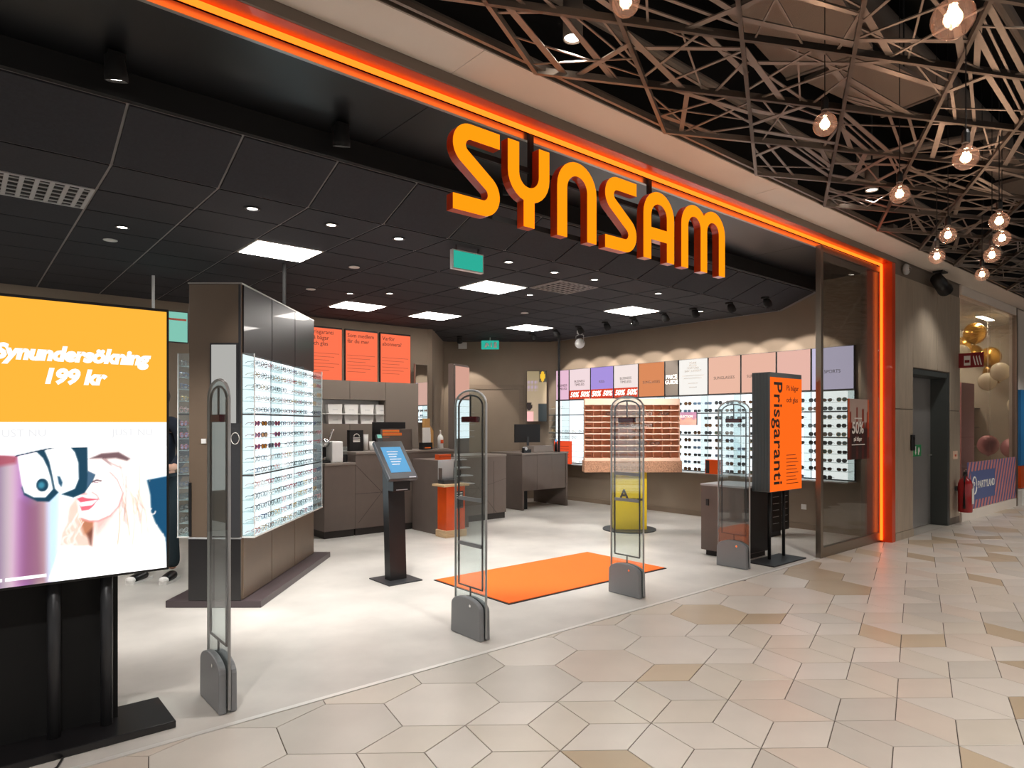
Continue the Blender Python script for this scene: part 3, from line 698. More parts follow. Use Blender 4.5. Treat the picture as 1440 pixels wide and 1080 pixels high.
# counter-top things
t = thing('coffee_machine', 'white and chrome capsule coffee machine on the low counter', 'coffee machine', (2.15, 4.72, .945))
bx(-.07, -.14, 0, .08, .12, .27).build('body', M['white'], t, bevel=.012)
bx(-.20, -.10, 0, -.07, .10, .03).build('drip_tray', M['black'], t, bevel=.004)
bx(-.20, .04, .03, -.07, .12, .24).build('back', M['black'], t)
mb = MB(); mb.tube([(-.13, -.08, .25), (-.13, .07, .25)], .055, 18); mb.smooth = True; mb.build('brew_head', M['chrome'], t)
mb = MB().tube([(-.06, -.02, .29), (-.03, -.04, .38), (-.04, -.10, .42)], .014, 10); mb.smooth = True; mb.build('lever', M['chrome'], t)
mb = MB().lathe([(.03, 0), (.045, .005), (.04, .03), (.034, .04)], 16); mb.build('cup', M['chrome'], t, (-.135, -.02, .032))
t = thing('milk_frother', 'dark clear canister next to the coffee machine', 'canister', (2.29, 4.66, .945))
mb = MB().cyl(0, 0, 0, .10, .035, 16); mb.build('jar', M['black'], t); mb = MB().cyl(0, 0, .10, .20, .033, 16); mb.build('lid', M['acrylic'], t)
def screenbox(name, label, loc, rz, w_, h_, m, stand=True, lift=.12):
    t = thing(name, label, 'monitor', loc, rz)
    bx(-w_/2, -.012, lift, w_/2, .02, lift+h_).build('housing', M['black'], t, bevel=.004)
    bx(-w_/2+.012, -.0135, lift+.012, w_/2-.012, -.0122, lift+h_-.012).build('screen', m, t)
    if stand:
        bx(-.02, .02, .01, .02, .035, lift+.1).build('neck', M['dgrey'], t); bx(-.10, -.06, 0, .10, .09, .012).build('foot', M['dgrey'], t, bevel=.003)
    return t
t = screenbox('counter_monitor', 'wide black monitor behind the tall counter', (3.12, 4.98, 1.075), math.pi, .52, .30, M['screen_dark'], True, .09)
t = thing('counter_notice', 'brown upright notice board with orange heading on the counter', 'notice', (3.1, 4.72, 1.076))
bx(-.245, 0, 0, .245, .02, .295).build('board', M['counter'], t, bevel=.003)
for q, w_ in enumerate((.26, .30)):
    bx(-.225, -.0012, .245-q*.042, -.225+w_, 0, .280-q*.042).build('heading_band', M['oink'], t)
    bx(-.215, -.0022, .258-q*.042, -.235+w_, -.0013, .266-q*.042).build('print_line', M['kraft'], t)
bx(-.225, -.0008, .18, -.12, 0, .184).build('print_line', M['oink'], t)
t = thing('black_product_card', 'black card box with white emblem on the counter', 'box', (2.53, 4.80, 1.076))
bx(-.10, 0, 0, .10, .08, .28).build('box', M['black'], t, bevel=.003)
for q, (a, b) in enumerate(((.17, .18), (.14, .155), (.12, .135))): bx(-.05, -.0008, a, .05, -.0001, b).build('print_line', M['wink'], t)
mb = MB().tube([(.04*math.cos(R(a)), -.0005, .195+.035*math.sin(R(a))) for a in range(0, 181, 20)], .005, 5); mb.build('emblem', M['wink'], t)
t = thing('card_reader', 'dark card payment terminal on a stand at the counter', 'card terminal', (2.80, 4.60, 1.076))
mb = MB().cyl(0, 0, 0, .01, .05, 18); mb.build('foot', M['black'], t); mb = MB().cyl(0, .01, .01, .12, .014, 10); mb.build('stem', M['black'], t)
bx(-.04, -.02, .10, .04, .02, .24).build('terminal', M['dgrey'], t, rot=(R(-25), 0, 0), bevel=.004)
bx(-.032, -.0215, .18, .032, -.0202, .23).build('display', M['screen_teal'], t, rot=(R(-25), 0, 0))
for q, (x, y, h_, c, lab) in enumerate(((2.66, 4.62, .13, 'paper', 'white paper cup by the card terminal'), (2.68, 4.83, .22, 'paper', 'white paper tube behind the card terminal'))):
    b = thing('paper_cup', lab, 'cup', (x, y, 1.076)); mb = MB().lathe([(0, .001), (.028, .001), (.036, h_), (.033, h_), (.026, .006)], 16); mb.smooth = True; mb.build('cup', M[c], b)
    mb = MB().tube([(.036*math.cos(a*.4), .036*math.sin(a*.4), h_) for a in range(16)], .002, 4, closed=True); mb.build('rim', M['paper'], b)
t = thing('leaflet_holder', 'leaflet holder fanned with pale leaflets', 'leaflet holder', (3.50, 4.56, 1.076))
bx(-.08, 0, 0, .08, .10, .10).build('holder', M['black'], t); bx(-.05, -.001, .02, .05, 0, .035).build('label_strip', M['oink'], t)
for q in range(4): bx(-.07+.01*q, .015+.02*q, .06, .06+.01*q, .02+.02*q, .22+.03*q).build('leaflet', M['paper'], t)
t = thing('pump_bottle', 'white hand gel pump bottle on the counter', 'bottle', (3.74, 4.60, 1.091))
mb = MB().lathe([(0, 0), (.04, 0), (.04, .15), (.03, .18), (.014, .19), (.014, .21)], 18); mb.smooth = True; mb.build('bottle', M['white'], t)
mb = MB().tube([(0, 0, .21), (0, 0, .25), (-.03, -.03, .25)], .008, 8); mb.build('pump', M['white'], t); bx(-.025, -.0408, .07, .025, -.0395, .12).build('label_patch', M['orange_lac'], t)
tag(bx(3.64, 4.52, 1.0755, 3.84, 4.70, 1.0905).build('counter_tray', M['counter_top'], None, bevel=.003), 'low dark riser under the pump bottle', 'riser')
tag(MB().prism_xz([(0, 0), (.16, 0), (.16, .24), (.10, .32), (.10, .42), (0, .42)], 0, .05).build('kraft_bag', M['kraft'], None, (3.58, 4.78, 1.0955)), 'folded kraft card display standing behind the leaflets', 'card display')
tag(bx(3.55, 4.74, 1.0755, 3.80, 4.88, 1.095).build('display_riser', M['counter'], None), 'dark riser block beneath the kraft display', 'riser')
t = screenbox('desk_monitor', 'black desk monitor on a grey arm at the service desk', (6.15, 5.45, .95), math.pi*.92, .50, .32, M['screen_dark'], True, .16)
tag(bx(5.95, 5.05, .951, 6.40, 5.25, 1.06).build('desk_drawer_box', M['counter_top'], None, bevel=.004), 'taupe box on the service desk', 'box')
t = thing('tape_dispenser', 'black tape dispenser on the service desk', 'tape dispenser', (5.78, 5.05, .951))
MB().prism_xz([(-.08, 0), (.08, 0), (.08, .06), (.03, .05), (-.02, .09), (-.08, .08)], -.03, .03).build('body', M['black'], t, bevel=.003); mb = MB(); mb.tube([(-.03, -.032, .07), (-.03, .032, .07)], .03, 16); mb.build('roll', M['lgrey'], t)
t = thing('spray_bottle', 'blue capped lens spray bottle on the desk end', 'bottle', (6.52, 5.1, .951)); mb = MB().lathe([(0, 0), (.03, 0), (.03, .12), (.012, .15), (.012, .17)], 16); mb.smooth = True; mb.build('bottle', M['black'], t); mb = MB().cyl(0, 0, .17, .21, .018, 12); mb.build('cap', M['screen_blue'], t)
# ---------------------------------------------------------------- poster wall behind the counters
for k, (x0, x1, tx) in enumerate(((2.37, 2.90, 'Prisgaranti\npå bågar\noch glas'), (2.955, 3.50, 'Som medlem\nfår du mer'), (3.55, 4.10, 'Varför\nabonnera?'))):
    t = thing('orange_poster', 'orange wall poster with painted spotlight glow headed %s' % tx.replace('\n', ' '), 'poster', ((x0+x1)/2, 6.0, 2.085)); w_ = x1-x0
    bx(-w_/2, 0, 0, w_/2, .045, .80).build('case', M['black'], t); bx(-w_/2+.006, -.004, .006, w_/2-.006, -.0002, .775).build('print', M['poster_or'], t)
    text('lettering', tx, .085, M['ink'], t, (-w_/2+.03, -.006, .63 if k == 0 else .66), 0, 'LEFT')
    for q in range(6): bx(-w_/2+.03, -.0055, .40-q*.05, w_/2-.05-.08*(q % 3), -.0042, .404-q*.05).build('print_line', M['ink'], t)
t = thing('wall_cabinet', 'grey brown panelled wall cabinet with an open niche behind the counters', 'cabinet', (1.2, 5.75, 0))
for x0, x1 in ((0, .55), (.556, 1.10), (1.106, 1.70), (1.706, 2.30), (2.306, 2.89)):
    if x1 < 2.303: bx(x0, 0, .0, x1, .25, 1.44).build('lower_panel', M['greybrown'], t); bx(x0, 0, 1.80, x1, .25, 2.08).build('upper_panel', M['greybrown'], t)
    else: bx(x0, 0, 0, x1, .25, 2.08).build('tall_panel', M['greybrown'], t)
bx(0, .22, 1.44, 2.30, .25, 1.80).build('niche_back', M['whitem'], t); bx(0, .0, 1.58, 2.28, .22, 1.592).build('niche_shelf', M['white'], t)
for q in range(8):
    x = 1.5+(q % 4)*.26+1.2-.0; z = 1.441 if q < 4 else 1.593
    b = thing('paper_bag', 'white paper carrier bag in the %s row of the wall niche' % ('lower' if q < 4 else 'upper'), 'bag', (x, 5.86, z), group='white bags in the wall niche')
    MB().prism_xz([(-.10, 0), (.10, 0), (.115, .12), (.11, .14), (-.11, .14), (-.115, .12)], -.05, .05).build('bag', M['paper'], b); bx(-.04, -.052, .05, .04, -.0505, .058).build('print_line', M['lgrey'], b)
t = thing('wall_mirror', 'tall narrow wall mirror beside the dark pillar', 'mirror', (4.22, 5.86, 1.45)); bx(-.125, 0, 0, .125, .02, .96).build('frame', M['bronze'], t); bx(-.11, -.003, .012, .11, -.0002, .948).build('glass', M['mirror'], t)
t = thing('display_pillar', 'dark pillar with lit pink poster and white shelves', 'display pillar', (4.62, 5.50, 0), DIAG-R(28))
bx(-.12, 0, 0, -.02, .45, 2.42).build('pillar', M['counter'], t); bx(-.02, .02, .9, .0, .45, 2.40).build('core', M['counter'], t)
bx(0, .03, 1.85, .012, .44, 2.38).build('poster_print', emat('pink_lit', 'f0b7a4', .7), t); bx(0, .03, 1.2, .012, .44, 1.83).build('lit_back', M['wall_lit'], t)
for q in range(6): bx(.012, .03, 1.22+q*.1, .11, .44, 1.225+q*.1).build('shelf', M['shelf'], t)
# door and fittings in the diagonal wall
dp = cw(-.43, 12.72); d = thing('door_1', 'plain taupe door in the diagonal wall', 'door', (dp[0], dp[1], 0), DIAG); d['kind'] = 'structure'
mb = MB(); mb.box(-.66, -.02, 0, -.57, .03, 2.19); mb.box(.57, -.02, 0, .66, .03, 2.19); mb.box(-.57, -.02, 2.10, .57, .03, 2.19); mb.build('frame', M['taupe_low'], d)
bx(-.565, -.005, .005, .565, .028, 2.095).build('leaf', M['taupe'], d); mb = MB().tube([(-.50, -.005, 1.0), (-.50, -.05, 1.0), (-.40, -.05, 1.0)], .01, 8); mb.build('handle', M['alu'], d)
pp = cw(.47, 12.55); t = thing('photo_poster', 'tall photo poster of flowers and a visitor on the diagonal wall', 'poster', (pp[0], pp[1], 1.48), DIAG)
bx(-.19, .002, 0, .19, .03, .96).build('board', M['ink'], t)
def photo(u, v):
    c = mixc((.62, .55, .48), (.52, .47, .36), v)
    if v > .78 and u > .6: c = (.82, .66, .15) if (u-.8)**2+(v-.9)**2 < .012 else (.2, .2, .18)
    if .6 < v < .8 and u < .6: c = mixc(c, (.62, .55, .80), .6*abs(math.sin(u*18)*math.sin(v*30)))
    if v < .35 and u > .55: c = (.14, .17, .18)
    if (u-.1)**2+((v-.30)*2.2)**2 < .03: c = (.12, .08, .08)
    if v < .2 and u < .35: c = (.86, .66, .66)
    return c
pic('print', 20, 44, .37, .95, photo, MATS['lit_print'], t, (0, 0, .005))
e2 = cw(-.40, 12.1); t = thing('exit_sign', 'small lit green exit sign with running figure near the diagonal wall', 'exit sign', (e2[0], e2[1], 2.80), DIAG)
bx(-.16, -.012, 0, .16, .012, .16).build('box', M['green'], t); mb = MB(); mb.cyl(0, 0, .16, ZC-2.80-.002, .008, 8); mb.build('rod', M['white'], t)
MB().prism_xz([(-.10, .03), (-.07, .03), (-.05, .07), (-.03, .05), (-.01, .06), (-.04, .11), (-.08, .12), (-.09, .08)], -.0135, -.0122).build('pictogram', M['wink'], t)
MB().prism_xz([(.02, .03), (.04, .06), (.03, .06), (.03, .12), (.01, .12), (.01, .06), (0, .06)], -.0135, -.0122).build('arrow', M['wink'], t); bx(.07, -.0135, .03, .12, -.0122, .13).build('doorway_mark', M['wink'], t)
wp_ = cw(-.95, 12.70); tag(bx(-.08, 0, 2.88, .08, .045, 3.0).build('alarm_box', M['white'], None, (wp_[0], wp_[1], 0), DIAG), 'small white alarm box high on the diagonal wall', 'box')
# hanging exit sign seen from its plain back
t = thing('exit_lightbox', 'hanging teal lit sign box below the sloped ceiling row', 'exit sign', (1.90, 1.45, 2.80)); bx(-.17, -.02, 0, .17, .02, .17).build('case', M['white'], t); bx(-.16, -.0215, .01, .16, -.0202, .16).build('face', M['green'], t)
for q in (-.12, .12): mb = MB().cyl(q, 0, .17, ZC-2.8-.002, .006, 8); mb.build('rod', M['dgrey'], t)
# hanging teal info screen and projector
t = thing('hanging_screen', 'hanging teal information screen behind the big screen stand', 'screen', (.07, 4.5, 2.32)); bx(-.30, 0, 0, .30, .04, .34).build('housing', M['black'], t); bx(-.29, -.002, .01, .29, -.0002, .33).build('display', M['screen_teal'], t)
bx(.02, -.003, .24, .28, -.0021, .262).build('menu_bar', M['orange_paint'], t); mb = MB().cyl(-.04, .02, .34, ZC-2.32-.002, .015, 10); mb.build('rod', M['white'], t)
t = thing('ball_speaker', 'white ball shaped fixture on a bracket by the ceiling', 'speaker', (6.517, 4.52, 2.80)); mb = MB().ball((0, 0, 0), .085, 16); mb.smooth = True; mb.build('ball', M['white'], t)
for s_ in (-.09, .09): mb = MB().tube([(0, s_, 0), (0, s_, .13), (0, 0, .16)], .007, 6); mb.build('bracket_arm', M['lgrey'], t)
mb = MB().cyl(0, 0, .16, ZC-2.80-.002, .05, 14); mb.build('mount', M['white'], t)
# rug
t = thing('entrance_rug', 'orange entrance rug with black rubber edge', 'rug', (2.815, 1.28, 0)); bx(-1.025, -.54, .0005, 1.025, .54, .006).build('rubber_edge', M['rubber'], t); bx(-1.01, -.525, .006, 1.01, .525, .011).build('pile', M['orange_fab'], t)
# touch kiosk
t = thing('touch_kiosk', 'black touch screen kiosk on a square foot plate', 'kiosk', (1.535, 2.065, 0)); bx(-.175, -.185, 0, .175, .185, .012).build('foot_plate', M['dgrey'], t, bevel=.003)
MB().prism_yz([(-.05, .012), (.05, .012), (.10, 1.05), (.0, 1.05)], -.085, .085).build('column', M['black'], t)
hd = MB().box(-.15, -.225, -.02, .15, .225, .02).build('tablet', M['dgrey'], t, (0, .015, 1.10), bevel=.006, rot=(R(48), 0, 0))
bx(-.105, -.15, .0203, .105, .15, .0215).build('touch_screen', M['screen_blue'], hd); bx(.06, -.215, .0203, .13, -.205, .0212).build('maker_mark', M['lgrey'], hd)
for q in range(6): bx(-.06, .09-q*.03, .0216, .06-.02*(q % 3), .097-q*.03, .0222).build('screen_line', M['wink'], hd)
bx(-.09, -.11, .83, .09, .0, .985).build('printer', M['black'], t, bevel=.004); bx(-.06, -.112, .84, .06, -.1102, .846).build('printer_slot', M['lgrey'], t)
# ---------------------------------------------------------------- anti-theft pedestals
def pedestal(x, y, label, bars):
    t = thing('security_pedestal', label, 'security pedestal', (x, y, 0), group='anti-theft pedestals along the entrance')
    pr_ = [(-.17, 0), (.17, 0), (.165, .20)]+[(.165*math.cos(R(a)), .20+.07*math.sin(R(a))) for a in range(15, 166, 15)]+[(-.165, .20)]
    MB().prism_yz([(a, b) for a, b in pr_], -.05, -.012).build('base', M['grey'], t, bevel=.008)
    MB().prism_yz([(a*.97, b*.97) for a, b in pr_], .006, .04).build('base_shell', M['grey'], t, bevel=.008)
    arch = lambda r, z0, zt: [(-r, z0)]+[(r*math.cos(R(a)), zt-r*.55+r*.55*math.sin(R(a))) for a in range(180, -1, -15)]+[(r, z0)]
    o = arch(.175, .02, 1.675)
    MB().prism_yz(o, -.010, .004).build('acrylic_panel', M['acrylic'], t)
    mb = MB(); mb.tube([(-.003, a, b) for a, b in o], .0075, 8); mb.smooth = True; mb.build('edge_tube', M['lgrey'], t)
    i_ = arch(.135, .34, 1.64); mb = MB(); mb.tube([(-.003, a, b) for a, b in i_]+[(-.003, .135, .33), (-.003, -.135, .33)], .0065, 8, closed=True); mb.build('antenna_loop', M['dgrey'], t)
    mb = MB(); mb.tube([(-.003, 0, 1.64), (-.003, 0, 1.49)], .006, 8); mb.build('stem', M['dgrey'], t)
    mb = MB(); mb.tube([(-.003, 0, .27), (-.003, 0, .33)], .006, 8); mb.build('foot_stem', M['dgrey'], t)
    bx(-.022, -.085, 1.455, .016, .085, 1.495).build('sensor', M['maroon'], t, bevel=.006)
    for z in bars: bx(-.012, -.13, z-.012, .006, .13, z+.012).build('crossbar', M['grey'], t)
    mb = MB().cyl(0, 0, 0, .0015, .01, 10); mb.build('lock', M['chrome'], t, (-.0515, -.06, .22), rot=(0, R(-90), 0))
pedestal(-.537, .30, 'grey security pedestal beside the big screen stand', ())
pedestal(1.114, .337, 'grey security pedestal before the touch kiosk with two crossbars', (.62, .93))
pedestal(2.765, .344, 'grey security pedestal at the rug end before the yellow stand', (.80, 1.02))
pedestal(4.428, .354, 'grey security pedestal next to the upright orange lightbox', ())
# ---------------------------------------------------------------- drawer cabinet and orange lightbox stand
t = thing('drawer_cabinet', 'grey brown drawer cabinet behind the orange lightbox', 'cabinet', (4.72, .415, 0)); bx(.04, .04, 0, .50, .48, .06).build('plinth', M['seam'], t); bx(0, 0, .06, .54, .52, .765).build('body', M['counter'], t, bevel=.004); bx(-.004, -.004, .765, .544, .524, .785).build('top', M['lgrey'], t)
bx(.005, -.004, .07, .535, -.0005, .755).build('door', M['black'], t); bx(-.012, .42, .55, 0, .45, .62).build('handle', M['black'], t)  # black front sheet puts the shade on this face into colour
bh = thing('brochure_holder', 'black hanging brochure holder with pale slots', 'brochure holder', (6.6, 1.0, .06)); bx(-.22, 0, 0, .22, .05, .60).build('panel', M['black'], bh)
for q in range(6):
    for s_ in (-.2, .02): bx(s_, -.004, .10+q*.085, s_+.15, -.0005, .106+q*.085).build('slot', M['lgrey'], bh)
bx(-.30, .0, -.06, -.0, .3, -.0).build('foot', M['dgrey'], bh)
lb = thing('lightbox_stand', 'orange Prisgaranti lightbox on two black poles and a floor plate', 'lightbox', (5.1, .22, 0))
bx(-.40, -.15, 0, .28, .16, .014).build('floor_plate', M['dgrey'], lb, bevel=.004)
for x in (-.11, .19): mb = MB().cyl(x, .06, .014, .78, .017, 12); mb.smooth = True; mb.build('pole', M['black'], lb)
bx(-.24, -.015, .73, .445, .185, 1.98).build('case', mat('slate_panel', '565f62', .45), lb, bevel=.004)
for q in range(5): bx(-.2425, .005+q*.036, .74, -.2402, .03+q*.036, 1.97).build('side_rib', mat('slate_rib', '4a5255', .45), lb)
bx(-.235, -.0185, .735, .44, -.0152, 1.93).build('lit_face', emat('lit_orange_face', 'ff6a1c', .95), lb)
text('lettering', 'Prisgaranti', .245, M['ink'], lb, (-.085, -.020, 1.345), rot=(math.pi/2, R(90), 0), bold=.003, spacing=1.05)
text('lettering', 'På bågar\noch glas', .078, M['ink'], lb, (.10, -.020, 1.76), 0, 'LEFT', line=1.6)
for q in range(9): bx(.10, -.0195, .80+q*.038, .36-.03*(q % 3), -.0186, .807+q*.038).build('print_line', M['maroon'], lb)
# ---------------------------------------------------------------- big screen on a two-pole stand
px, py = cw(-1.95, 3.10); ux, uy = px, py
tv = thing('screen_stand', 'portrait advertising screen on a two-pole floor stand', 'screen stand', (px+.04, py, 0))
bx(-.80, -.19, .0, .26, .17, .035).build('floor_plate', M['tower_dark'], tv, bevel=.005)
for x in (-.205, 0.0): mb = MB().cyl(x, -.02, .035, .80, .026, 16); mb.smooth = True; mb.build('pole', M['dgrey'], tv)
bx(-.55, .035, .035, .055, .06, .80).build('back_panel', M['blackm'], tv)
sx0, sx1, sz0, sz1 = -.50, .255, .735, 2.005
hs = bx(sx0, -.075, sz0, sx1, .0, sz1).build('screen_housing', M['black'], tv, bevel=.004)
W_ = sx1-sx0-.024; xc = (sx0+sx1)/2
def P_(name, z0, z1, m): return bx(xc-W_/2, -.0775, z0, xc+W_/2, -.0752, z1).build(name, m, hs)
P_('offer_field', 1.455, sz1-.014, emat('lit_amber', 'ffb43c', 1.0)); P_('white_field', 1.34, 1.4549, emat('lit_white', 'ffffff', 1.15))
text('lettering', 'Synundersökning', .087, emat('lit_white', 'ffffff', 1.15), hs, (xc-.008, -.079, 1.755), 0, bold=.005, shear=.22, spacing=.98)
text('lettering', '199 kr', .090, emat('lit_white', 'ffffff', 1.15), hs, (xc-.015, -.079, 1.655), 0, bold=.005, shear=.22, spacing=.98)
for x in (xc-.20, xc+.22): text('lettering', 'JUST NU', .045, emat('lit_pale', 'e6e6e8', 1.0), hs, (x, -.079, 1.405), 0)
import numpy as np
def poly(c, P, pts, col, soft=6, amt=1):
    pts = np.array(pts, float); X, Yp = P; ins = np.zeros(X.shape, bool); dm = np.full(X.shape, 1e9); n = len(pts)
    for i in range(n):
        (x0, y0), (x1, y1) = pts[i-1], pts[i]; dx, dy = x1-x0, y1-y0
        t = np.clip(((X-x0)*dx+(Yp-y0)*dy)/(dx*dx+dy*dy+1e-9), 0, 1); dm = np.minimum(dm, np.hypot(X-x0-t*dx, Yp-y0-t*dy))
        if y0 != y1: ins ^= ((y0 > Yp) != (y1 > Yp)) & (X < (x1-x0)*(Yp-y0)/(y1-y0)+x0)
    a_ = np.clip(.5+np.where(ins, dm, -dm)/(2*soft), 0, 1)[..., None]*amt; return c*(1-a_)+np.array(col)/255*a_
def stroke(c, P, pts, col, wd, soft=4, amt=1):
    X, Yp = P; dm = np.full(X.shape, 1e9)
    for (x0, y0), (x1, y1) in zip(pts, pts[1:]):
        dx, dy = x1-x0, y1-y0; t = np.clip(((X-x0)*dx+(Yp-y0)*dy)/(dx*dx+dy*dy+1e-9), 0, 1); dm = np.minimum(dm, np.hypot(X-x0-t*dx, Yp-y0-t*dy))
    a_ = np.clip((wd-dm)/soft+.5, 0, 1)[..., None]*amt; return c*(1-a_)+np.array(col)/255*a_
def ring(cx, cy, rx, ry, n=20): return [(cx+rx*math.cos(k*2*math.pi/n), cy+ry*math.sin(k*2*math.pi/n)) for k in range(n)]
def portrait(nx, ny):
    u, v = np.meshgrid(np.arange(nx+1)/nx, np.arange(ny+1)/ny); pxl = u*271-38; hgt = 175+23*(233-pxl)/233
    X = pxl*4.696; Yp = (25+(1-v)*hgt)*4.696; P = (X, Yp); c = np.ones(X.shape+(3,))*np.array((250, 253, 255))/255
    cur = np.stack([.62+.10*np.sin(X*.03), .50+.12*np.sin(X*.03+.5), .62+.08*np.sin(X*.026)], -1); k = np.clip((320-X)/60, 0, 1)[..., None]; c = c*(1-k)+cur*k
    c = poly(c, P, [(110, 480), (230, 470), (250, 1010), (90, 1010)], (132, 84, 112), 45, .8); c = poly(c, P, [(265, 420), (350, 420), (330, 1010), (265, 1010)], (178, 210, 235), 25, .9)
    c = poly(c, P, [(-190, 90), (80, 170), (70, 215), (-190, 260)], (150, 62, 78), 14, .8); c = poly(c, P, [(-190, 60), (330, 60), (310, 116), (70, 165), (-190, 150)], (235, 240, 245), 6)
    c = poly(c, P, [(930, 348), (1110, 320), (1110, 1000), (1000, 1000), (940, 600)], (8, 66, 100), 6)
    c = poly(c, P, [(400, 520), (450, 450), (480, 560), (575, 610), (570, 780), (470, 800), (345, 775), (355, 690), (390, 620)], (218, 190, 178), 12)
    c = poly(c, P, [(470, 600), (575, 615), (565, 740), (500, 700)], (165, 104, 74), 14, .9); c = poly(c, P, [(520, 700), (570, 650), (575, 780), (545, 790)], (96, 56, 48), 10, .8)
    c = poly(c, P, [(540, 195), (620, 160), (740, 153), (820, 195), (880, 285), (945, 350), (970, 450), (975, 560), (1010, 640), (1085, 740), (1090, 960), (700, 960), (690, 800), (720, 640), (750, 480), (730, 330), (660, 230)], (250, 243, 238), 8)
    for q in range(26):
        r_ = random.Random(q); x0 = r_.uniform(700, 900); y0 = r_.uniform(200, 520); x1 = x0+r_.uniform(0, 140); y1 = y0+r_.uniform(120, 330)
        c = stroke(c, P, [(x0, y0), ((x0+x1)/2+r_.uniform(-10, 40), (y0+y1)/2), (x1-30, y1)], r_.choice(((205, 172, 150), (186, 140, 112), (226, 204, 190), (176, 150, 148))), r_.uniform(2, 6), 6, .55)
    for q in range(10):
        r_ = random.Random(q+50); x0 = r_.uniform(370, 460); y0 = r_.uniform(520, 700); c = stroke(c, P, [(x0+40, y0), (x0+10, y0+50), (x0+30, y0+90)], (246, 234, 228), 4, 5, .7)
    for x0, y0, r0 in ((985, 655, 34), (400, 745, 40), (985, 560, 24), (1030, 715, 36)): c = stroke(c, P, ring(x0, y0, r0, r0*.8)[:15], (238, 228, 226), 5, 5, .8)
    c = poly(c, P, [(570, 600), (690, 575), (745, 510), (722, 640), (700, 820), (600, 830), (555, 780)], (248, 222, 216), 10); c = poly(c, P, [(575, 615), (690, 580), (640, 650), (590, 700)], (222, 150, 146), 22, .6)
    c = poly(c, P, [(530, 200), (620, 188), (700, 255), (755, 360), (770, 430), (740, 515), (680, 578), (600, 612), (540, 614), (480, 592), (462, 545), (468, 490), (448, 452), (500, 415), (525, 330)], (255, 246, 243), 5)
    c = stroke(c, P, [(772, 430), (742, 520), (682, 582), (600, 616), (540, 616), (484, 596)], (216, 132, 134), 6, 14, .8); c = stroke(c, P, [(680, 290), (730, 340), (765, 420)], (176, 110, 112), 4, 9, .75); c = stroke(c, P, [(555, 420), (590, 445), (604, 472)], (206, 120, 122), 4, 7, .8)
    c = poly(c, P, [(535, 195), (620, 160), (740, 153), (825, 200), (800, 215), (720, 195), (655, 198), (690, 245), (620, 195)], (88, 62, 68), 8, .9); c = stroke(c, P, [(640, 200), (700, 235), (760, 262)], (190, 160, 160), 6, 8, .8)
    c = stroke(c, P, [(560, 352), (585, 340), (618, 346)], (70, 44, 56), 5, 5, .9); c = stroke(c, P, [(572, 358), (600, 356)], (110, 80, 100), 3, 4, .8); c = poly(c, P, ring(505, 432, 24, 10), (226, 140, 140), 7, .7)
    c = poly(c, P, [(452, 462), (490, 450), (520, 460), (602, 468), (590, 482), (480, 494)], (204, 88, 106), 4); c = poly(c, P, [(470, 505), (590, 478), (565, 515), (535, 540), (485, 546)], (214, 98, 114), 4); c = poly(c, P, [(472, 490), (594, 473), (555, 508), (480, 516)], (255, 252, 252), 3)
    c = poly(c, P, [(330, 830), (420, 780), (545, 785), (600, 850), (690, 830), (760, 880), (900, 720), (1000, 700), (1085, 770), (1110, 1010), (270, 1010)], (255, 255, 255), 8, .95); c = poly(c, P, [(545, 790), (610, 800), (680, 830), (640, 870), (580, 850)], (228, 214, 208), 14, .7)
    dk = (14, 56, 78)
    c = poly(c, P, [(190, 135), (250, 128), (290, 230), (302, 310), (338, 415), (275, 478), (200, 474), (120, 430), (105, 380)], dk, 5); c = poly(c, P, [(395, 100), (525, 100), (528, 285), (578, 305), (560, 345), (505, 425), (430, 455), (355, 432), (330, 410)], dk, 5); c = poly(c, P, [(527, 275), (578, 300), (560, 342), (520, 395)], (62, 92, 118), 5)
    c = poly(c, P, [(80, 168), (195, 142), (235, 185), (265, 250), (285, 320), (298, 395), (252, 448), (180, 446), (122, 412), (104, 350)], (252, 254, 255), 5); c = poly(c, P, [(245, 128), (400, 100), (440, 150), (463, 220), (466, 330), (440, 395), (350, 430), (312, 390), (296, 300), (276, 205)], (252, 254, 255), 5)
    c = poly(c, P, ring(232, 365, 39, 45), dk, 4); c = poly(c, P, ring(226, 366, 20, 22), (60, 140, 165), 8, .8); c = poly(c, P, [(325, 305), (345, 310), (362, 350), (354, 385), (335, 360)], (36, 78, 104), 5); c = stroke(c, P, [(70, 166), (195, 138), (320, 112)], (24, 50, 70), 4, 4)
    return c
PG = portrait(190, 150)
def woman(u, v): return tuple(PG[int(round(v*150)), int(round(u*190))])
pic('picture', 190, 150, W_, 1.34-(sz0+.012), woman, MATS['screen_print'], hs, (xc, -.0772, sz0+.012))
for q, (a_, b_) in enumerate(((-.36, -.27), (-.26, -.115))): bx(xc+a_, -.0792, .773, xc+b_, -.0776, .787).build('caption_line', emat('lit_white', 'ffffff', 1.15), hs)
# cable trailing off the stand
mb = MB().tube([(px-.15, py-.20, .008), (px-.18, py-.28, .006), (px-.32, py-.36, .006), (px-.6, py-.45, .006)], .005, 6); tag(mb.build('power_cable', M['rubber']), 'thin black cable trailing from the screen stand', 'cable')
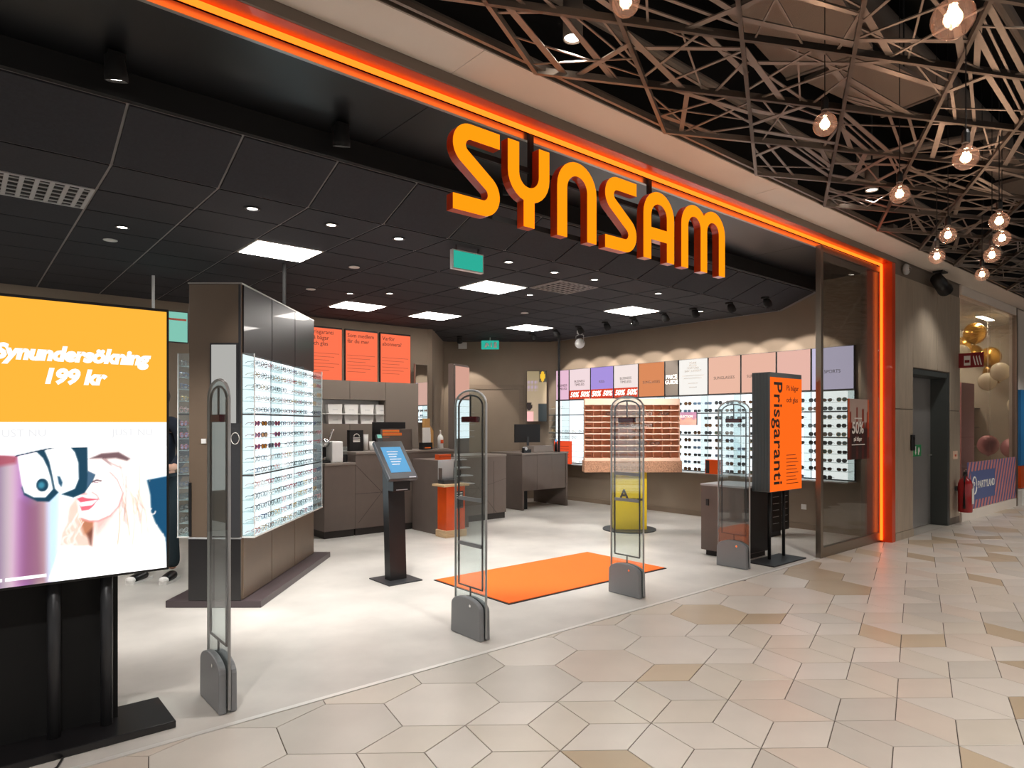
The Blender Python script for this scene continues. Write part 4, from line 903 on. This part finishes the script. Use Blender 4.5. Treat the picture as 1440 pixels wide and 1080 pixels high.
# ---------------------------------------------------------------- person behind the screen stand
def skinmesh(name, V, E_, rad, m, parent, sub=2, root=0):
    me = bpy.data.meshes.new(name); me.from_pydata(V, E_, []); me.materials.append(m)
    o = link(name, me, parent)
    md = o.modifiers.new('skin', 'SKIN'); md.use_smooth_shade = True
    for k, r in enumerate(rad):
        s_ = me.skin_vertices[0].data[k]; s_.radius = r if isinstance(r, tuple) else (r, r); s_.use_root = (k == root)
    sb = o.modifiers.new('sub', 'SUBSURF'); sb.levels = sb.render_levels = sub
    return o
pl = cw(-3.28, 6.12); pe = thing('person', 'person in dark jacket and dark trousers standing behind the screen stand', 'person', (pl[0], pl[1], 0), DIAG)
V = [(0,0,.95),(0,0,1.12),(0,.01,1.32),(0,.01,1.47),(0,-.01,1.55),(0,-.02,1.64),(0,-.02,1.73),
     (-.20,.01,1.42),(-.25,.0,1.16),(-.22,-.16,.99),(-.19,-.24,.98), (.20,.01,1.42),(.25,.0,1.16),(.24,-.17,1.05),(.22,-.26,1.06),
     (-.10,0,.90),(-.12,-.01,.50),(-.13,.02,.09),(.10,0,.90),(.12,-.01,.50),(.13,.02,.09)]
E_ = [(0,1),(1,2),(2,3),(3,4),(4,5),(5,6),(3,7),(7,8),(8,9),(9,10),(3,11),(11,12),(12,13),(13,14),(0,15),(15,16),(16,17),(0,18),(18,19),(19,20)]
rd = [(.14,.10),(.13,.09),(.15,.10),(.07,.06),.05,(.075,.09),(.06,.07),.055,.042,.033,.03,.055,.042,.033,.03,.08,.055,.04,.08,.055,.04]
skinmesh('body', V, E_, rd, M['skin'], pe)
for s_ in (-1, 1):                      # hands with five fingers
    hx, hy, hz = (s_*.20, -.26, .985 if s_ < 0 else 1.065); hv = [(hx, hy, hz), (hx-s_*.005, hy-.05, hz)]; he = [(0, 1)]; hr = [(.026, .016), (.034, .015)]
    for f in range(4):
        b0 = len(hv); hv += [(hx-.027+f*.018, hy-.085, hz-.006), (hx-.028+f*.019, hy-.115+.006*abs(f-1.5), hz-.03)]; he += [(1, b0), (b0, b0+1)]; hr += [.0095, .008]
    b0 = len(hv); hv += [(hx-s_*.045, hy-.035, hz-.01), (hx-s_*.055, hy-.07, hz-.022)]; he += [(0, b0), (b0, b0+1)]; hr += [.011, .009]
    skinmesh('hand', hv, he, hr, M['skin'], pe)
jv = V[:4]+[V[7], V[8], V[9], V[11], V[12], V[13]]; je = [(0,1),(1,2),(2,3),(3,4),(4,5),(5,6),(3,7),(7,8),(8,9)]
skinmesh('jacket', [(0,0,.86)]+jv[1:], je, [(.17,.13),(.16,.12),(.175,.125),(.10,.085),.075,.06,.05,.075,.06,.05], M['navy'], pe)
skinmesh('trousers', [V[0], V[15], V[16], (-.13,.02,.10), V[18], V[19], (.13,.02,.10)], [(0,1),(1,2),(2,3),(0,4),(4,5),(5,6)], [(.15,.11),.10,.075,.07,.10,.075,.07], M['trouser'], pe)
for s_ in (-1, 1):
    so = skinmesh('shoe', [(s_*.13,.04,.05),(s_*.14,-.08,.042),(s_*.15,-.17,.035)], [(0,1),(1,2)], [(.052,.045),(.054,.042),(.048,.034)], M['black'], pe)
    MB().prism([(s_*.13-.040,.085),(s_*.145-.045,-.09),(s_*.15-.036,-.195),(s_*.15+.036,-.195),(s_*.145+.045,-.09),(s_*.13+.040,.085)], 0, .02).build('sole', M['paper'], so)
    MB().ball((s_*.15, -.175, .036), .045, 12, 0, (1, .7, .75)).build('toe_cap', M['paper'], so)
mb = MB().ball((0, 0, 1.70), .115, 16, 0, (.9, 1.05, 1.05)); mb.smooth = True; mb.build('hair', M['hair'], pe)
mb = MB().ball((0, -.105, 1.635), .016, 8, 0, (.8, 1, 1.3)); mb.smooth = True; mb.build('nose', M['skin'], pe)
for s_ in (-1, 1): mb = MB().ball((s_*.034, -.098, 1.66), .011, 8); mb.build('eye', M['ink'], pe)
bx(-.022, -.098, 1.592, .022, -.09, 1.598).build('mouth', M['maroon'], pe)
tag(bx(-.06, -.34, .80, .16, -.32, 1.0).build('paper_sheet', M['paper'], None, (pl[0], pl[1], 0), DIAG), 'white paper sheet held by the person', 'paper')
# ---------------------------------------------------------------- mall ceiling: lattice, void, ducts
struct('wall_added_far', bx(24, -14, 0, 24.1, 0, 5.2), M['greybrown']); struct('ceiling_mall', bx(-9, -14, 5.1, 24, .0, 5.2), M['void']); struct('wall_void', bx(-9, -.02, 3.55, 24, .0, 5.1), M['void'])  # added unseen end wall, darkens the reflections in the shop glass
lt = struct('ceiling_lattice', bx(-9, -.53, 3.47, 16, -.51, 3.50), M['lattice'])
ROWS = 12; variants = []
rv = random.Random(3)
def bar(p, q, wd, z0, z1):
    d = Vector((q[0]-p[0], q[1]-p[1])); n = Vector((-d.y, d.x)).normalized()*wd/2
    return MB().prism([(p[0]-n.x, p[1]-n.y), (q[0]-n.x, q[1]-n.y), (q[0]+n.x, q[1]+n.y), (p[0]+n.x, p[1]+n.y)], z0, z1)
RH = [(-.6, 0), (0, -.314), (.6, 0), (0, .314)]
def inr(p): return abs(p[0])/.6+abs(p[1])/.314 <= 1
for v_ in range(6):
    st_ = []
    while len(st_) < 9:
        e1, e2 = rv.sample(range(4), 2); a, b = rv.random(), rv.random()
        p = tuple(RH[e1][k]+(RH[(e1+1) % 4][k]-RH[e1][k])*(.1+.8*a) for k in (0, 1)); q = tuple(RH[e2][k]+(RH[(e2+1) % 4][k]-RH[e2][k])*(.1+.8*b) for k in (0, 1))
        if math.hypot(p[0]-q[0], p[1]-q[1]) < .2: continue
        wd = rv.choice((.010, .012, .018, .030, .035))
        st_.append(bar(p, q, wd, -.004+.002*len(st_)*.5, .003+.002*len(st_)*.5))
    variants.append(st_)
vm = [[s_.mesh('strip', M['lattice']) for s_ in v_] for v_ in variants]
fr = MB()
for k in range(4):
    b = bar(RH[k], RH[(k+1) % 4], .022, -.02, .018); fr.add(b.v, b.f)
frm = fr.mesh('lattice_panel', M['lattice'])
cells = []
for i in range(-14, 27):
    for j in range(ROWS):
        if (i+j) % 2: continue
        x, y = .36+.6*i+.6, -.494-.314*(j+1)
        dx, dy = x-CX, y-CY; Yc = dx*FW[0]+dy*FW[1]; Xc = dx*RT[0]+dy*RT[1]
        vis = Yc > .8 and -.3 < Xc/Yc < .85 and 2.0*930/max(Yc, .1) < 680
        cells.append((Yc if vis else Yc+40, x, y))
cells.sort()
far = MB()
for k, (d_, x, y) in enumerate(cells):
    v_ = rv.randrange(6); mir = rv.choice((-1, 1)); mjr = rv.choice((-1, 1))
    o = link('lattice_panel', frm, lt, (x, y, 3.47)); o.scale = (mir, mjr, 1)
    if k < 33:
        for me in vm[v_]: link('strip', me, o)
    else:
        for s_ in variants[v_]: far.add([(x+mir*a, y+mjr*b, 3.47+c) for a, b, c in s_.v], s_.f)
o = far.build('strip_field', M['lattice'], lt); o['kind'] = 'stuff'
for k, (y, z, r_) in enumerate(((-1.15, 4.80, .12), (-3.4, 4.70, .26))):
    mb = MB().tube([(-8, y, z), (18, y+.2, z)], r_, 20); mb.smooth = True; t = thing('air_duct', ('slim' if k == 0 else 'wide')+' round air duct above the ceiling lattice', 'duct', (0, 0, 0)); mb.build('pipe', M['duct'], t)
    for x in range(-6, 18, 3): mb = MB().tube([(x, y+.2*(x+8)/26, z), (x+.05, y+.2*(x+8.05)/26, z)], r_+.012, 20); mb.build('collar', M['duct'], t)
for k, (x, y, w_, d_, z, a) in enumerate(((2.80, -1.15, 1.1, .6, 4.10, 8), (4.0, -1.15, 1.1, .5, 4.12, -8), (1.6, -1.25, .9, .5, 4.14, 10), (5.9, -2.35, 1.5, .9, 4.12, 5), (8.0, -1.5, 1.5, .7, 4.1, -6), (3.6, -2.75, 1.2, .8, 4.16, 10), (10.6, -1.6, 1.8, 1.0, 4.12, 10), (6.6, -1.35, .9, .3, 4.1, 0))):
    t = thing('acoustic_panel', 'beige perforated panel hung in the void, %s' % ['over the fourth letter', 'over the sign end', 'over the second letter', 'beside the wide duct', 'added over the grey service door', 'under the wide duct', 'over the party shop window', 'above the glass screen'][k], 'panel', (x, y, z), R(a))
    bx(-w_/2, -d_/2, 0, w_/2, d_/2, .03).build('board', M['perf'], t); mb = MB().cyl(0, (-d_/2+.03)*(1 if k != 5 else -1), .03, 5.099-z, .006, 6); mb.build('suspension_rod', M['dgrey'], t)
    for q in (-1, 1): bx(q*w_/2-.015, -d_/2, -.012, q*w_/2+.015, d_/2, 0).build('edge_channel', M['duct'], t)
for k, (x0, y0, x1, y1, z) in enumerate(((-2, -.62, 14, -.64, 3.85), (-1, -2.3, 14, -1.95, 3.88), (1, -.6, 3, -4, 3.98), (5.0, -.6, 6.2, -4, 3.98))):
    mb = MB().tube([(x0, y0, z), (x1, y1, z)], .035, 10); tag(mb.build('service_pipe', M['duct']), ['thin service pipe along the fascia above the lattice', 'thin service pipe along the mall above the lattice', 'thin cross pipe above the sign letters', 'thin cross pipe above the glass screen'][k], 'pipe')
for k, x in enumerate((2.35, 4.1, 5.0, 6.4)):
    t = thing('junction_box', 'small beige junction box on the fascia top, %s' % ['behind the lattice corner by the sign', 'second along from the sign', 'third along from the sign', 'closest to the portal corner'][k], 'junction box', (x, -.40, 3.551)); bx(-.06, -.04, 0, .06, .04, .10).build('box', M['duct'], t); mb = MB().tube([(.06, 0, .05), (.2, .05, .12), (.32, .0, .0)], .008, 6); mb.build('cable', M['rubber'], t)
# pendant bulbs
for k, (x, y, z) in enumerate(((.807, -2.609, 2.72), (2.067, -1.635, 3.09), (2.53, -2.17, 2.863), (3.297, -1.576, 2.998), (4.027, -1.959, 2.87), (4.481, -1.512, 2.95), (4.424, -1.464, 2.85), (4.811, -1.79, 2.927), (5.052, -1.664, 2.855), (6.084, -1.329, 2.90), (.667, -1.404, 3.30))):
    if k == 6: x, y = 4.72, -1.36
    t = thing('pendant_bulb', {0: 'big clear globe bulb hanging low over the walkway, away from the fascia', 1: 'clear globe bulb hanging alone beside the lattice past the sign end', 10: 'clear globe bulb tucked up in the lattice above the letter N', 2: 'clear globe bulb hanging low between the walkway and the first lone bulb', 3: 'clear globe bulb beside the fascia, before the far bulb cluster'}.get(k, 'clear glass globe bulb in the far cluster under the lattice'), 'pendant bulb', (x, y, z), group='globe bulbs hanging in the mall')
    pr_ = [(.0005, -.0625)]+[(.0625*math.sin(R(a)), -.0625*math.cos(R(a))) for a in range(15, 151, 15)]+[(.02, .062), (.016, .085)]
    mb = MB().lathe(pr_, 20); mb.smooth = True; mb.build('globe', M['bulb_glass'], t)
    for q in range(4): mb = MB().cyl(.012*math.cos(q*1.57), .012*math.sin(q*1.57), -.02, .03, .0028, 6); mb.build('filament', M['filament'], t)
    mb = MB().lathe([(0, .15), (.012, .15), (.02, .13), (.02, .08), (.016, .075)], 14); mb.build('socket', M['black'], t)
    mb = MB().cyl(0, 0, .15, 5.099-z, .003, 6); mb.build('cord', M['black'], t)
    l = bpy.data.lights.new('bulb_glow', 'POINT'); l.energy = 2.5; l.color = (1, .72, .5); l.shadow_soft_size = .03
    lo = bpy.data.objects.new('bulb_glow', l); C.objects.link(lo); lo.location = (x, y, z); lo['kind'] = 'helper'
# mall downlights; all after the second are added to light the floor
for k, (x, y) in enumerate(((1.01, -.742), (4.776, -.823), (8.2, -.8), (-1.6, -1.35), (2.6, -2.65), (6.95, -2.6), (10.2, -2.4), (-.4, -4.3), (3.2, -4.6), (7.0, -4.4), (12.5, -1.5), (-4, -2.4))):
    t = thing('cylinder_downlight', 'grey cylinder downlight above the lattice %s' % ['over the first sign letter', 'over the portal end', 'added over the grey service door', 'added over the big screen', 'added over the walkway by the first bulb', 'added over the walkway by the far bulbs', 'added over the walkway by the party shop', 'added over the open mall facing the big screen', 'added over the open mall facing the rug', 'added over the open mall facing the portal end', 'added by the party shop end', 'added beyond the big screen'][k], 'downlight', (x, y, 3.56))
    mb = MB().lathe([(0, .22), (.055, .22), (.055, 0), (.05, 0), (.046, .012)], 20); mb.smooth = True; mb.build('housing', M['duct'], t); mb = MB().cyl(0, 0, .010, .014, .046, 18); mb.build('lens', M['lens'], t); mb = MB().cyl(0, 0, .22, 1.54, .008, 6); mb.build('rod', M['dgrey'], t)
    spot('mall_beam', (x, y, 3.54), (x, y, 0), 200, 100, .7, (1, .95, .89), .05)
# ---------------------------------------------------------------- wall beside the portal: stone panels, service door
struct('floor_recess', bx(7.4, -.125, -.03, 9.3, .30, 0), TM[2]); wl = struct('wall_front', bx(7.2, -.13, 0, 7.83, .25, 3.47), M['greybrown'])
for x0, x1, z0, z1 in ((7.225, 7.80, .10, 1.62), (7.225, 7.80, 1.63, 3.28)): bx(x0, -.142, z0, x1, -.13, z1).build('wall_panel', M['stone'], wl, bevel=.002)
bx(7.225, -.146, 0, 7.82, -.13, .095).build('skirting', M['stone'], wl)
wl2 = struct('wall_front_far', bx(9.22, -.13, 0, 9.66, .25, 3.47), M['greybrown'])
for x0, x1, z0, z1 in ((9.225, 9.64, .10, 1.62), (9.225, 9.64, 1.63, 3.28)): bx(x0, -.142, z0, x1, -.13, z1).build('wall_panel', M['stone'], wl2, bevel=.002)
wl3 = struct('wall_front_over', bx(7.83, -.13, 2.16, 9.22, .25, 3.47), M['greybrown'])
for x0, x1 in ((7.80, 8.70), (8.705, 9.22)): bx(x0+.003, -.142, 2.17, x1-.003, -.13, 3.28).build('wall_panel', M['stone'], wl3, bevel=.002)
d2 = thing('door_2', 'satin grey service door in a recessed anthracite frame', 'door', (7.83, .08, 0)); d2['kind'] = 'structure'
bx(0, 0, .01, 1.30, .04, 2.08).build('leaf', M['door'], d2); mb = MB(); mb.box(1.30, -.215, 0, 1.388, .04, 2.155); mb.box(0, -.21, 2.085, 1.30, .04, 2.155); mb.build('frame', M['dframe'], d2)
bx(.02, -.08, 2.02, .35, -.002, 2.07).build('closer', M['dgrey'], d2)
mb = MB().tube([(1.18, -.002, 1.0), (1.18, -.05, 1.0), (1.06, -.05, 1.0)], .011, 8); mb.build('handle', M['alu'], d2)
t = thing('exit_sticker', 'green and white emergency exit sticker on the service door', 'sign', (8.55, .077, .99)); bx(-.21, 0, 0, .21, .002, .16).build('plate', M['signgreen'], t); bx(-.19, -.002, .015, -.10, -.0003, .145).build('door_mark', M['wink'], t)
MB().prism_xz([(.0, .02), (.03, .06), (.012, .06), (.012, .14), (-.012, .14), (-.012, .06), (-.03, .06)], -.002, -.0003).build('arrow', M['wink'], t); MB().prism_xz([(.09, .02), (.12, .02), (.13, .07), (.16, .05), (.15, .10), (.12, .13), (.09, .10)], -.002, -.0003).build('pictogram', M['wink'], t)
t = thing('door_intercom', 'black intercom unit on the stone panel edge by the service door', 'intercom', (7.76, -.142, 1.10)); bx(-.05, -.025, 0, .05, 0, .20).build('unit', M['black'], t, bevel=.006); bx(-.02, -.0265, .13, .02, -.0252, .17).build('lens', M['screen_dark'], t)
t = thing('call_plate', 'small pale call plate on the wall near the extinguisher', 'plate', (9.42, -.1425, .93)); bx(-.09, -.008, 0, .09, 0, .12).build('plate', M['salmon'], t, bevel=.003); bx(-.03, -.010, .04, .03, -.0082, .07).build('label_strip', M['orange_lac'], t)
t = thing('fire_extinguisher', 'red fire extinguisher hung low by the party shop window', 'fire extinguisher', (9.45, -.26, .18))
mb = MB().lathe([(0, 0), (.085, .0), (.09, .02), (.09, .40), (.07, .46), (.03, .49), (.025, .52)], 22); mb.smooth = True; mb.build('cylinder', M['red'], t)
mb = MB().lathe([(0, .58), (.02, .58), (.03, .52), (.0, .515)], 12); mb.build('valve', M['black'], t); mb = MB().tube([(0, 0, .57), (-.08, -.03, .60)], .01, 6); mb.build('lever', M['dgrey'], t)
mb = MB().tube([(.02, 0, .55), (-.10, -.02, .50), (-.12, -.02, .2), (-.11, -.02, .06)], .014, 8); mb.smooth = True; mb.build('hose', M['rubber'], t)
bx(-.03, -.0935, .12, .06, -.089, .34).build('label_patch', M['paper'], t); bx(-.05, .085, .30, .05, .118, .36).build('wall_bracket', M['dgrey'], t)
t = thing('fire_sign', 'projecting dark red fire extinguisher sign with white pictogram', 'sign', (9.58, -.15, 2.25)); bx(-.004, -.30, 0, .004, .006, .21).build('plate', M['signred'], t)
bx(-.0055, -.14, .03, -.0042, -.06, .17).build('extinguisher_mark', M['wink'], t); bx(-.007, -.13, .07, -.0056, -.07, .11).build('label_mark', M['signred'], t)
for q in range(3): MB().prism_yz([(-.28+q*.035, .03), (-.265+q*.035, .03), (-.24+q*.035, .15), (-.25+q*.035, .17)], -.0055, -.0042).build('flame_mark', M['wink'], t)
t = thing('fascia_spotlight', 'black adjustable spotlight under the beige soffit', 'spotlight', (8.42, -.26, 3.462)); bx(-.10, -.06, -.02, .10, .06, 0).build('mount', M['black'], t); bx(-.02, -.015, -.14, .02, .015, -.02).build('arm', M['black'], t)
mb = MB(); mb.tube([(-.17, 0, .05), (.17, 0, -.05)], [.075, .095], 20); mb.smooth = True; mb.build('housing', M['black'], t, (0, -.01, -.17))
t = thing('round_emergency_lamp', 'small round clear lamp on the fascia by the portal corner', 'lamp', (7.5, -.168, 3.37)); mb = MB().ball((0, 0, 0), .07, 14, 0, (1, .55, 1)); mb.smooth = True; mb.build('lens', M['lgrey'], t); mb = MB().ball((0, -.025, 0), .03, 10); mb.build('reflector', M['chrome'], t)
# ---------------------------------------------------------------- party shop window
struct('floor_party', bx(9.66, -.10, -.03, 16, 4, .002), mat('pale_vinyl', 'c8c0b8', .4)); struct('ceiling_party', bx(9.66, -.1, 3.47, 15.1, 4, 3.52), M['whitem'])
struct('wall_party_back', bx(9.66, 3.0, 0, 15.1, 3.1, 3.5), mat('warm_white_wall', 'cfc4b6', .7)); struct('wall_party_side', bx(9.6, .25, 0, 9.66, 3.1, 3.5), M['pink']); struct('wall_party_end', bx(15.0, .0, 0, 15.1, 3.0, 3.5), mat('warm_white_wall', 'cfc4b6', .7))
wn = thing('window_1', 'tall party shop window with striped low panel', 'window', (9.66, -.14, 0)); wn['kind'] = 'structure'
bx(0, -.02, 0, 2.95, .04, .14).build('sill', M['beige'], wn); bx(0, -.02, 3.33, 2.95, .04, 3.47).build('head', M['beige'], wn); bx(2.93, -.03, 0, 2.99, .04, 3.47).build('post', M['bronze'], wn)
for a, b in ((0, 1.46), (1.465, 2.93)): bx(a, -.004, .14, b, .004, 3.33).build('pane', M['glass'], wn)
sp = bx(.30, -.010, .15, 2.92, -.0055, .86).build('striped_panel', M['stripe_p'], wn)
for k in range(22):
    x = .30+k*.16; pts = clip([(x, .15), (x+.08, .15), (x+.48, .86), (x+.40, .86)], lambda a: a[0]-2.92)
    pts = clip(pts, lambda a: .30-a[0])
    if len(pts) > 2: MB().prism_xz(pts, -.0125, -.0102).build('stripe', M['stripe_o'], sp)
for k in range(3):
    x = .30-.16*(k+1); pts = clip([(x, .15), (x+.08, .15), (x+.48, .86), (x+.40, .86)], lambda a: .30-a[0])
    if len(pts) > 2: MB().prism_xz(pts, -.0125, -.0102).build('stripe', M['stripe_o'], sp)
MB().prism_xz([(.45, .28), (1.68, .28), (1.68, .72), (.45, .72)], -.0150, -.0127).build('name_plate', M['stripe_p'], sp)
text('lettering', 'PARTYLAND', .155, M['wink'], sp, (1.22, -.016, .50), 0, bold=.003); mb = MB().tube([(.60+.10*math.cos(a*.4), -.016, .50+.13*math.sin(a*.4)) for a in range(16)], .012, 6, closed=True); mb.build('emblem', M['wink'], sp); text('lettering', 'P', .13, M['wink'], sp, (.60, -.016, .50), 0, bold=.004)
t = thing('pink_display_wall', 'pink upright panel inside the party shop', 'panel', (11.9, .40, 0)); bx(-.25, 0, 0, .45, .08, 2.15).build('panel', M['pink'], t); bx(-.25, -.003, 1.2, .45, 0, 1.206).build('joint', M['balloon_pink'], t)
t = thing('party_shelf', 'glass party shop shelf unit with small goods', 'shelf', (14.2, 1.2, 0))
for z in (.35, .95, 1.35, 1.75): bx(-.9, -.2, z, .9, .2, z+.02).build('shelf', M['bronze'], t)
for x in (-.9, .88): bx(x, -.2, 0, x+.02, .2, 1.8).build('upright', M['bronze'], t)
for k in range(14): 
    c = ('gold', 'balloon_pink', 'balloon_w', 'stripe_p', 'green')[k % 5]; x, z = 13.45+(k % 7)*.24, (.971 if k < 7 else 1.371)
    b = thing('party_item', 'small party pot on the %s shelf in the party shop' % ('lower' if k < 7 else 'upper'), 'pot', (x, 1.15, z), group='party pots on the shelf'); mb = MB().lathe([(0, 0), (.05, 0), (.07, .12), (.06, .12)], 14); mb.build('pot', M['white' if k % 2 else 'gold'], b); mb = MB().ball((0, 0, .17), .07, 10); mb.smooth = True; mb.build('filling', M[c if c != 'green' else 'signgreen'], b)
for k, (x, y, z, r_, c) in enumerate(((13.2, .62, 3.15, .19, 'gold'), (13.62, .97, 2.95, .19, 'gold'), (14.04, .58, 2.75, .19, 'gold'), (14.46, .62, 2.45, .20, 'gold'), (13.2, .22, 2.40, .16, 'balloon_w'), (13.62, .52, 2.25, .16, 'balloon_w'), (12.78, .3, 1.05, .17, 'balloon_pink'), (13.62, .15, .98, .17, 'balloon_pink'), (14.46, .2, .80, .16, 'balloon_pink'), (14.04, .15, 1.8, .16, 'balloon_w'), (12.78, .72, 2.75, .15, 'balloon_w'), (14.75, 1.05, 2.9, .18, 'gold'))):
    t = thing('balloon', {'gold': 'shiny gold balloon in the party shop garland', 'balloon_w': 'cream balloon in the party shop garland', 'balloon_pink': 'rose balloon clustered low in the party shop window'}[c], 'balloon', (x, y, z), group={'gold': 'gold garland balloons', 'balloon_w': 'cream garland balloons', 'balloon_pink': 'low rose balloons'}[c])
    mb = MB().lathe([(.0005, r_)]+[(r_*math.sin(R(a)), r_*math.cos(R(a))*1.08) for a in range(15, 166, 15)]+[(.012, -r_*1.12), (.02, -r_*1.17)], 18); mb.smooth = True; mb.build('balloon', M[c], t); mb = MB().cyl(0, 0, -r_*1.2, -r_*1.15, .012, 8); mb.build('knot', M[c], t); mb = MB().cyl(0, 0, r_*1.08, 3.468-z, .002, 5); mb.build('string', M['paper'], t)
for k, x in enumerate((10.4, 11.5, 12.6, 13.4, 14.3)):
    t = thing('party_ceiling_light', 'lit strip light on the party shop ceiling', 'ceiling light', (x, (1.3, .8, 1.5, .5, 1.6)[k], 3.468), group='party shop strip lights'); bx(-.4, -.06, -.03, .4, .06, 0).build('housing', M['white'], t); bx(-.38, -.05, -.034, .38, .05, -.0302).build('tube', emat('party_tube', 'fff0dc', 60), t)
struct('wall_mall_end', bx(12.66, -.14, 0, 16, -.04, 3.47), M['beige']); bw = thing('blue_shopfront', 'blue shopfront panel beyond the party shop', 'shopfront', (12.75, -.19, 0)); bx(0, 0, .70, 2.4, .045, 2.04).build('panel', M['blue'], bw); bx(0, 0, .3, 2.4, .045, .695).build('colour_band', M['orange_lac'], bw); bx(0, -.02, .0, 2.4, .045, .28).build('base', M['whitem'], bw)
